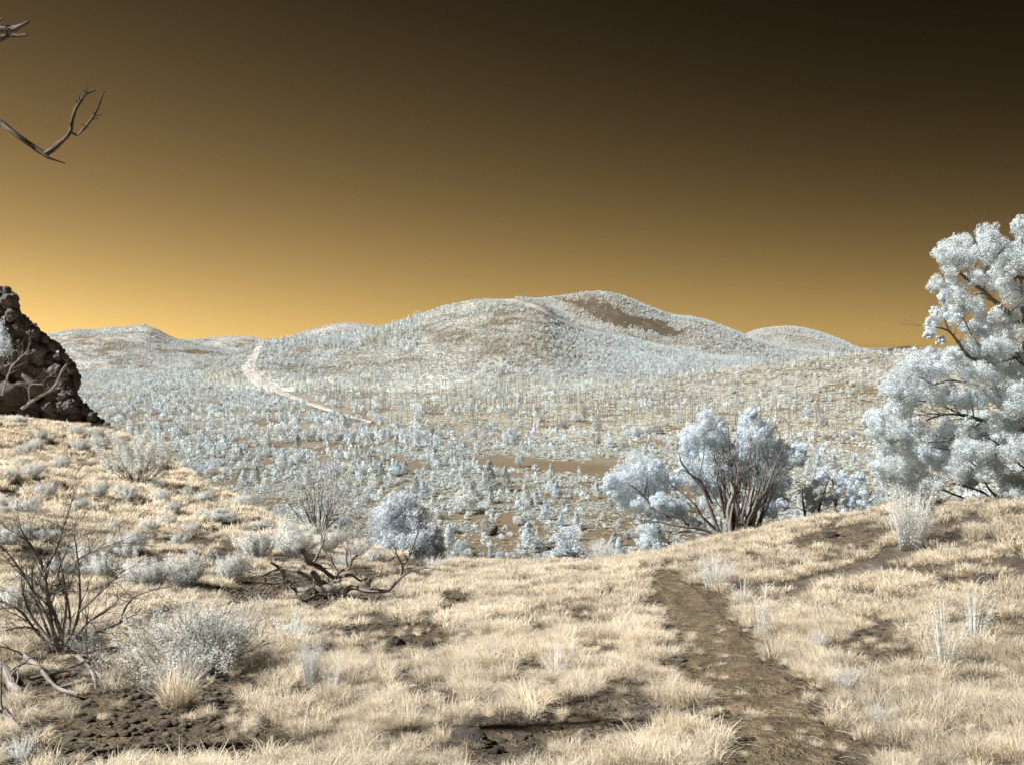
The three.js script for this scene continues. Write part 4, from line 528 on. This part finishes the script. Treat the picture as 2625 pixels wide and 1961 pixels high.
{
  const o = add(tag(new THREE.Group(), 'big white-leaved juniper at the right edge towering above the horizon', 'tree'), 'juniper_tree'), R = rng(611), D = 17.2, sc = [.189, 673, .189, 195];
  const col = [C.juniper[0] * .97, C.juniper[1] * .96, C.juniper[2] * .94];
  const upper = [[1520, 240, 50], [1460, 260, 50], [1440, 320, 50], [1500, 310, 60], [1560, 330, 50], [1480, 380, 50], [1660, 190, 50], [1640, 240, 50], [1690, 250, 50], [1740, 280, 50], [1620, 310, 50], [1700, 340, 65], [1760, 330, 40], [1600, 420, 50], [1780, 390, 60], [1830, 150, 35], [1850, 210, 50], [1830, 290, 40], [1850, 340, 60], [1400, 470, 40], [1470, 480, 45], [1530, 500, 50], [1700, 440, 50], [1460, 590, 45], [1500, 640, 45], [1400, 640, 36], [1360, 690, 36], [1390, 615, 26], [1560, 580, 50], [1620, 640, 45], [1780, 500, 60], [1840, 560, 60], [1700, 640, 50], [1640, 720, 50], [1560, 690, 40], [1350, 740, 22], [1415, 770, 22], [1600, 790, 50], [1720, 740, 60], [1800, 740, 60], [1440, 540, 35], [1560, 800, 45], [1640, 840, 60], [1740, 820, 65], [1830, 840, 60], [1500, 830, 40], [1680, 780, 50], [1790, 660, 55], [1600, 560, 45]];
  const lower = [[1290, 870, 55], [1240, 920, 55], [1170, 1000, 50], [1200, 960, 50], [1370, 850, 45], [1300, 970, 60], [1230, 1050, 55], [1350, 920, 55], [1280, 1060, 50], [1420, 900, 60], [1480, 870, 55], [1620, 880, 70], [1700, 860, 55], [1570, 930, 55], [1690, 940, 70], [1780, 940, 60], [1840, 1000, 60], [1560, 1080, 55], [1620, 1060, 55], [1740, 1040, 65], [1820, 1100, 65], [1140, 1020, 35], [1460, 1040, 50], [1390, 1060, 50]];
  const skirt = [[1055, 1170, 40], [1050, 1240, 40], [1110, 1180, 45], [1160, 1220, 55], [1150, 1120, 36], [1220, 1120, 45], [1230, 1240, 60], [1130, 1290, 50], [1300, 1250, 55], [1380, 1270, 60], [1450, 1230, 55], [1540, 1230, 55], [1620, 1250, 55], [1700, 1200, 55], [1780, 1200, 60], [1840, 1200, 60], [1100, 1380, 55], [1100, 1450, 45], [1160, 1350, 55], [1180, 1420, 55], [1250, 1380, 60], [1150, 1500, 55], [1220, 1480, 55], [1300, 1460, 55], [1350, 1380, 55], [1420, 1400, 55], [1440, 1330, 60], [1530, 1340, 55], [1620, 1350, 55], [1700, 1400, 60], [1780, 1330, 65], [1840, 1350, 60], [1500, 1450, 55], [1580, 1480, 50], [1650, 1460, 45], [1760, 1490, 55], [1840, 1500, 60], [1380, 1530, 45], [1780, 1590, 55], [1840, 1590, 45], [1250, 1550, 55], [1330, 1580, 50]];
  const beyond = [...Array(46)].map(() => { const y = 230 + R() * 1330; return [1890 + R() * lerp(150, 620, clamp((y - 200) / 900, 0, 1)), y, 50 + R() * 25]; });
  for (const b of [upper, lower, skirt, beyond]) { const f = new MB(); foliage(f, R, b, sc, D, .75, .9, .38, b === upper ? 1.7 : 2.4, col); part(o, 'crown', f.build(), M.leaf); }
  const S = { rough: .28, wob: .2, scale: sc, twigs: 10, tl: .55, td: 1, t0: .2, sides: 9, thick: .55, col: C.wood.map((c) => c * .62) };
  const trunk = new MB(); limb(trunk, R, [[1960, 1660], [1930, 1400], [1905, 1100], [1890, 880], [1858, 740]], D, 20, 11, { ...S, twigs: 2 }); const tr = part(o, 'trunk', trunk.build(), M.bark);
  [[[[1870, 760], [1800, 650], [1700, 560], [1620, 490], [1560, 450], [1500, 400]], 11, 2.5], [[[1640, 500], [1660, 400], [1665, 330], [1660, 230]], 5, 1.6], [[[1700, 900], [1560, 850], [1510, 780], [1460, 720], [1400, 700], [1350, 690]], 7, 1.8], [[[1900, 470], [1858, 440], [1790, 410], [1740, 380]], 5, 2], [[[1900, 1250], [1640, 1190], [1530, 1160], [1420, 1160], [1340, 1190]], 9, 2.5], [[[1910, 900], [1830, 860], [1700, 900], [1600, 960]], 6, 2], [[[1620, 1010], [1550, 990], [1450, 980], [1380, 1000], [1290, 950]], 4, 1.6], [[[1920, 1620], [1760, 1640], [1640, 1570], [1560, 1540], [1480, 1520]], 6, 2], [[[1540, 1600], [1440, 1560], [1340, 1490], [1250, 1440]], 4, 1.4], [[[1760, 1620], [1680, 1560], [1600, 1430], [1480, 1350], [1380, 1330]], 5, 1.6], [[[1900, 1200], [1760, 1100], [1700, 1000], [1690, 930], [1640, 840]], 6, 2], [[[1920, 1480], [1860, 1440], [1780, 1380], [1700, 1300], [1600, 1260]], 5, 1.6], [[[1640, 1190], [1560, 1250], [1440, 1300], [1300, 1300], [1180, 1290]], 4, 1.4], [[[1530, 1160], [1400, 1100], [1280, 1080], [1200, 1040]], 3.5, 1.4], [[[1800, 650], [1760, 760], [1640, 800], [1540, 660], [1520, 580]], 5, 1.5], [[[1858, 740], [1850, 560], [1840, 400], [1850, 230]], 8, 2]].forEach(([p, a, b]) => { const mb = new MB(); limb(mb, R, p, [D + .1, D - .3], a, b, S); part(tr, 'branch', mb.build(), M.bark); });
}
function smallJuniper(px, py, D, blobs, sc, label, seed, name, stems, col = C.juniper, leafPx = .9, dens = 1.8) { const R = rng(seed), o = add(tag(new THREE.Group(), label, 'tree'), name), f = new MB(); foliage(f, R, blobs, sc, D, .4, leafPx, .33, dens, col); part(o, 'crown', f.build(), M.leaf); const S = { rough: .2, wob: .2, twigs: 6, tl: .4, td: 1, col: C.wood.map((c) => c * .5) }; for (const [p, a, b] of stems) { const mb = new MB(); limb(mb, R, p, D, a, b, S); part(o, 'stem', mb.build(), M.bark); } return o; }
smallJuniper(0, 0, 23, [[806, 492, 7], [815, 482, 7], [822, 474, 7], [812, 503, 7], [826, 500, 7]], [1, 0, 1, 0], 'small dark-stemmed juniper between the twisted one and the big one', 621, 'small_juniper', [[[[808, 528], [804, 508], [802, 488]], 3, 1.2], [[[812, 528], [820, 505], [828, 480]], 3, 1.2]], C.juniper, .9, 1.5);
smallJuniper(0, 0, 22, [[841, 478, 8], [850, 485, 8], [836, 492, 7], [850, 500, 8], [860, 478, 7], [862, 495, 8], [845, 510, 7], [868, 508, 8]], [1, 0, 1, 0], 'small dark-stemmed juniper touching the left side of the big one', 622, 'small_juniper', [[[[838, 528], [836, 500], [832, 478]], 3.4, 1.2], [[[842, 528], [850, 500], [856, 474]], 3.4, 1.2], [[[846, 528], [862, 508], [872, 490]], 3, 1.2]], C.juniper, .9, 1.5);
{ // round bush behind the crest
  const R = rng(631), D = 29, o = add(tag(new THREE.Group(), 'dense white cone-shaped bush behind the crest left of the middle', 'bush'), 'round_bush'), f = new MB(), bl = [];
  for (let k = 0; k < 150; k++) { const t = Math.pow(R(), .8), y = 566 - 66 * t, w = 38 * Math.sqrt(Math.max(0, 1 - Math.pow(t, 1.8))) + 3, a = R() * 6.283, q = Math.sqrt(R()); bl.push([401 + (1 - t) * 2 + Math.cos(a) * w * q, y, 5.5 + R() * 3, Math.sin(a) * w * q / F * D]); }
  for (let k = 0; k < 26; k++) bl.push([370 + R() * 26, 540 + R() * 24, 4 + R() * 3, (R() - .5) * .5], [418 + R() * 24, 548 + R() * 16, 4 + R() * 2, (R() - .5) * .5]);
  for (const [x, y, r, dz] of bl) { const c = at(x, y, D + dz), wr = r / F * D; for (let i = 0; i < 13; i++) { const pc = c.clone().add(V(R() - .5, R() - .5, R() - .5).multiplyScalar(wr * 1.9)), t = .92 + R() * .16; f.puff(pc, wr * .48, 38, .027, R, [C.juniper[0] * t * 1.04, C.juniper[1] * t, C.juniper[2] * t * .98], 1, .1); } }
  part(o, 'crown', f.build(), M.leaf); const b = new MB(); for (let k = 0; k < 6; k++) branchy(b, R, at(402 + (R() - .5) * 14, 566, D), V(R() - .5, 1, R() - .5).normalize(), 1.3, .03, 2, { crook: .3, spread: 1.2, kids: [3, 3], col: C.wood.map((c) => c * .6) }); part(o, 'stem', b.build(), M.bark);
}
function twiggyShrub(name, label, px, py, D, hPx, wPx, seed, leafCol, nStem, leaves, leafSize, group, cat = 'shrub', spreadLeaf = .02) { // many fine stems with sparse leaves
  const R = rng(seed), o = add(tag(new THREE.Group(), label, cat, group), name), base = D ? at(px, py, D) : hit(px, py), d = -base.z, hh = hPx / F * d, ww = wPx / F * d / 2, st = new MB(), lf = new MB();
  for (let k = 0; k < nStem; k++) {
    const a = R() * 6.283, q = Math.sqrt(R()), lean = ww * q, len = hh * (.65 + R() * .4) * (1 - (spreadLeaf > .05 ? .72 : .35) * q * q), rootR = ww * .18;
    const dir = V(Math.cos(a) * lean, len, Math.sin(a) * lean).normalize(), p0 = V(base.x + Math.cos(a) * rootR * R(), base.y - .05, base.z + Math.sin(a) * rootR * R());
    branchy(st, R, p0, dir, Math.hypot(len, lean), .012 * hh / 1.2 + .002, 2, { crook: .22, spread: .9, kids: [3, 4], col: C.wood.map((c) => c * .75), min: .0022, ratio: .42, up: .05, tipDepth: 1, tip: (pts, R2, dep) => { for (let j = 0; j < leaves; j++) { const q2 = pts[1 + Math.floor(R2() * (pts.length - 1))], n = V(R2() - .5, R2() - .3, R2() - .5).normalize(), t = .85 + R2() * .3, s = leafSize * (.7 + R2() * .7); const w3 = s * 3 + spreadLeaf; lf.leaf(q2.x + (R2() - .5) * w3, q2.y + (R2() - .5) * w3, q2.z + (R2() - .5) * w3, n.x, n.y, n.z, n.x, n.y, n.z, s, .5, R2, [leafCol[0] * t, leafCol[1] * t, leafCol[2] * t]); } } });
  }
  part(o, 'stem', st.build(), M.bark); part(o, 'foliage', lf.build(), M.leaf); return o;
}
twiggyShrub('twiggy_shrub', 'tall sparse shrub with many upright grey twigs left of the white cone bush', 318, 534, 29.5, 74, 74, 641, C.silver, 17, 14, .022);
twiggyShrub('twiggy_shrub', 'smaller brownish twiggy shrub between the tall sparse one and the white cone bush', 352, 545, 29, 34, 36, 642, [.75, .7, .64], 10, 8, .02);
twiggyShrub('silvery_bush', 'wide sparkling silvery bush beside the bare bush at lower left', 185, 672, 0, 62, 128, 643, C.silver, 52, 40, .0085, undefined, 'shrub', .07);
twiggyShrub('pale_bush', 'leaning feathery pale bush on the upper left slope below the outcrop', 137, 484, 0, 44, 66, 644, C.silver, 30, 26, .03);
twiggyShrub('pale_bush', 'white bush at the left edge in front of the lava outcrop', 2, 366, 44, 36, 18, 645, C.juniper, 14, 14, .04);
twiggyShrub('low_bush', 'low pale bush at the foot of the twisted juniper on its right', 782, 524, 0, 22, 70, 646, C.silver, 22, 14, .02);
{ const o = add(tag(new THREE.Group(), 'dead antler-like branch lying below the lava outcrop', 'dead branch'), 'dead_branch'), R = rng(650), D = 41, mb = new MB(), S = { rough: .2, wob: .4, twigs: 6, tl: .6, td: 1, col: C.wood.map((c) => c * 1.5) }; limb(mb, R, [[22, 408], [36, 398], [50, 390], [58, 380], [62, 370], [66, 364]], D, 3.2, 1, S); limb(mb, R, [[48, 392], [56, 388], [64, 388]], D, 1.6, .8, S); limb(mb, R, [[30, 402], [30, 385], [44, 384]], D, 1.5, .8, S); limb(mb, R, [[12, 366], [22, 356], [30, 350]], D, 1.8, .8, S); limb(mb, R, [[2, 395], [8, 375], [12, 366]], D, 2, 1, S); part(o, 'branch', mb.build(), M.bark); }

// ------------------------------------------------------------------ silvery shrubs and pale clumps of the slope
function sageProto(seed) { const R = rng(seed), o = new THREE.Group(), st = new MB(), lf = new MB(); for (let k = 0; k < 30; k++) { const a = R() * 6.283, q = Math.sqrt(R()), dir = V(Math.cos(a) * q * .9, 1 - .55 * q * q, Math.sin(a) * q * .9); branchy(st, R, V(Math.cos(a) * .05, -.06, Math.sin(a) * .05), dir.clone().normalize(), dir.length() * (.7 + R() * .35), .014, 1, { crook: .25, spread: .9, kids: [3], col: C.wood.map((c) => c * .8), min: .004, up: .06, tipDepth: 1, tip: (pts, R2) => { for (let j = 0; j < 110; j++) { const q2 = pts[2 + Math.floor(R2() * (pts.length - 2))], n = V(R2() - .5, R2() - .2, R2() - .5).normalize(), t = .85 + R2() * .3; lf.leaf(q2.x + (R2() - .5) * .15, q2.y + (R2() - .5) * .15, q2.z + (R2() - .5) * .15, n.x, n.y, n.z, dir.x, dir.y, dir.z, .023, .5, R2, C.silver.map((c) => c * t)); } } }); } part(o, 'stem', st.build(), M.bark); part(o, 'foliage', lf.build(), M.leaf); return o; }
const sages = [701, 702, 703, 704].map(sageProto);
function wispProto(seed, n, spread) { // feathery upright sprays: thin stems set with small leaves
  const R = rng(seed), o = new THREE.Group(), mb = new MB(), lf = new MB();
  for (let k = 0; k < n; k++) {
    const a = R() * 6.283, q = Math.sqrt(R()), t = .82 + R() * .3, h = .5 + R() * .5, out = a + (R() - .5) * .8, rc = spread * q * (.6 + R() * .5), x0 = Math.cos(a) * q * .14, z0 = Math.sin(a) * q * .14, dr = .1 + R() * .3;
    mb.blade(x0, -.04, z0, out, h, rc, dr, .005, C.silver.map((c) => c * t * .9), 5);
    for (let j = 0; j < 22; j++) { const u = .15 + .85 * R(), f = rc * Math.pow(u, 1.4), n2 = V(R() - .5, R() - .2, R() - .5).normalize(); lf.leaf(x0 + Math.cos(out) * f + (R() - .5) * .05, -.04 + h * (u * (1 + dr) - dr * u * u) + (R() - .5) * .02, z0 + Math.sin(out) * f + (R() - .5) * .05, n2.x, n2.y, n2.z, n2.x, n2.y, n2.z, .016 * (.6 + R() * .8), .3, R, C.silver.map((c) => c * t)); }
  }
  part(o, 'stem', mb.build(), M.grass); part(o, 'foliage', lf.build(), M.leaf); return o;
}
const wisps = [[721, 190, .30], [722, 130, .46], [723, 46, .42]].map((a) => wispProto(...a));
const where = [['left edge', 0], ['left slope', 60], ['left slope', 160], ['slope left of the branch pile', 240]];
[[48, 498, 26, 19], [27, 515, 32, 21], [79, 511, 22, 16], [99, 500, 22, 25], [133, 553, 24, 21], [90, 567, 24, 21], [106, 579, 27, 24], [144, 588, 42, 29], [189, 586, 44, 32], [232, 583, 28, 30], [165, 527, 26, 15], [189, 533, 24, 13], [216, 521, 44, 14], [257, 560, 32, 28], [296, 556, 46, 28], [327, 554, 22, 22], [285, 531, 34, 12], [243, 508, 34, 16], [171, 514, 22, 15], [129, 500, 18, 12], [298, 645, 42, 24], [20, 616, 34, 30], [115, 530, 18, 12], [338, 545, 24, 16], [310, 536, 30, 14], [205, 502, 24, 14], [60, 470, 22, 15], [25, 455, 20, 14], [80, 452, 20, 16], [12, 480, 22, 14], [110, 470, 20, 12], [55, 540, 20, 14], [10, 545, 26, 18], [356, 556, 26, 14], [40, 440, 16, 12], [75, 436, 18, 12], [95, 440, 20, 16], [20, 425, 20, 12], [60, 575, 24, 18], [262, 530, 26, 14], [180, 545, 18, 12], [155, 490, 20, 12], [374, 562, 18, 12], [4, 508, 18, 14]
].concat((() => { const R = rng(777), l = []; for (let k = 0; k < 26; k++) { const px = R() * 190, top = interp([[0, 425], [110, 430], [200, 485], [275, 524], [330, 544]], px), py = top + 6 + R() * (578 - top); l.push([px, py, 12 + R() * 14 * (py / 500), 9 + R() * 9]); } return l; })()).forEach(([px, py, w, h], i) => {
  const p = hit(px, py), d = -p.z, o = i < 4 ? sages[i] : sages[i % 4].clone(), s = h / F * d; o.position.copy(p); o.rotation.set(0, i * 2.4, 0); const kk = py < 545 ? .6 : .72; o.scale.set(w / F * d * kk, s * kk * 1.3, w / F * d * kk);
  const zone = px < 125 ? (py < 480 ? 'upper left slope just below the lava outcrop' : 'left slope behind the bare bush') : px < 215 ? 'left slope between the bare bush and the feathery bush' : py < 535 ? 'edge of the left slope above the valley' : 'left slope beside the fallen juniper';
  const special = { 8: 'broad silvery sage bush in the row above the wide sparkling bush', 7: 'second silvery sage in the row, left of the broad one', 9: 'silvery sage at the right end of the row above the sparkling bush', 14: 'large silvery sage right behind the fallen juniper', 20: 'low rounded silvery sage in open grass below the fallen juniper', 21: 'silvery sage behind the bare bush at the left edge' }[i];
  add(tag(o, special ?? 'small silvery sage shrub on the ' + zone, 'shrub', special ? undefined : 'silvery sage shrubs on the ' + zone), 'sage_shrub');
});
[[88, 654, 46, 42, 1, 'pale grassy clump beside the stems of the bare bush'], [311, 686, 30, 50, 0, 'tall pale upright clump right of the sparkling bush'], [333, 690, 28, 42, 2, 'thinner pale clump right of the tall upright one'], [911, 548, 58, 66, 0, 'tall wispy white clump in front of the big juniper'], [713, 587, 44, 34, 1, 'wispy pale clump right of the top of the trail'], [762, 640, 30, 64, 2, 'wispy pale shrub rising right of the trail'], [742, 606, 26, 36, 2, 'faint pale clump above the wispy shrub by the trail'], [945, 668, 60, 78, 2, 'sparse pale sprigs in the right foreground'], [975, 640, 40, 60, 2, 'sparse pale sprigs behind the others at the right'], [848, 690, 34, 26, 1, 'bushy pale tuft at the right edge of the trail'], [838, 668, 20, 24, 1, 'small pale tuft just above the bushy one by the trail'], [597, 560, 34, 24, 1, 'wispy pale clump on the crest above the valley'], [556, 676, 42, 36, 2, 'faint wispy clump in the grass of the middle foreground'], [345, 566, 24, 16, 1, 'pale clump right of the twiggy shrub on the crest'], [880, 728, 30, 30, 1, 'pale tuft at the lower right edge of the trail'], [432, 568, 30, 12, 1, 'low pale clump at the right foot of the white cone bush'], [20, 760, 40, 26, 1, 'pale clump in the lower left corner'], [820, 648, 22, 20, 1, 'small pale tuft on the upper right bank of the trail']
].forEach(([px, py, w, h, v, label], i, all) => { const p = hit(px, Math.min(py, 775)), d = -p.z, first = all.findIndex((e) => e[4] === v) === i, o = first ? wisps[v] : wisps[v].clone(); o.position.copy(p); o.rotation.y = i * 1.7; o.scale.set(w / F * d / .72, h / F * d / .95, w / F * d / .72); add(tag(o, label, 'grass clump'), 'pale_clump'); });
{ const p = hit(178, 706), o = add(tag(new THREE.Group(), 'big straw-coloured bunchgrass in front of the sparkling bush', 'grass clump'), 'bunchgrass'), s = 38 / F * -p.z; const m = part(o, 'blade_cluster', tuftGeo(741, 420, s * 1.05, s * .35, s * .8, .0035, .5, C.straw), M.grass); void m; o.position.copy(p); }
scene.traverse((o) => { if (o.isMesh) { o.castShadow = true; o.receiveShadow = true; } });
const renderer = new THREE.WebGLRenderer({ antialias: true });
renderer.setSize(W, H);
renderer.toneMapping = THREE.LinearToneMapping;
renderer.toneMappingExposure = EXPOSURE;
renderer.shadowMap.enabled = true;
renderer.render(scene, camera);
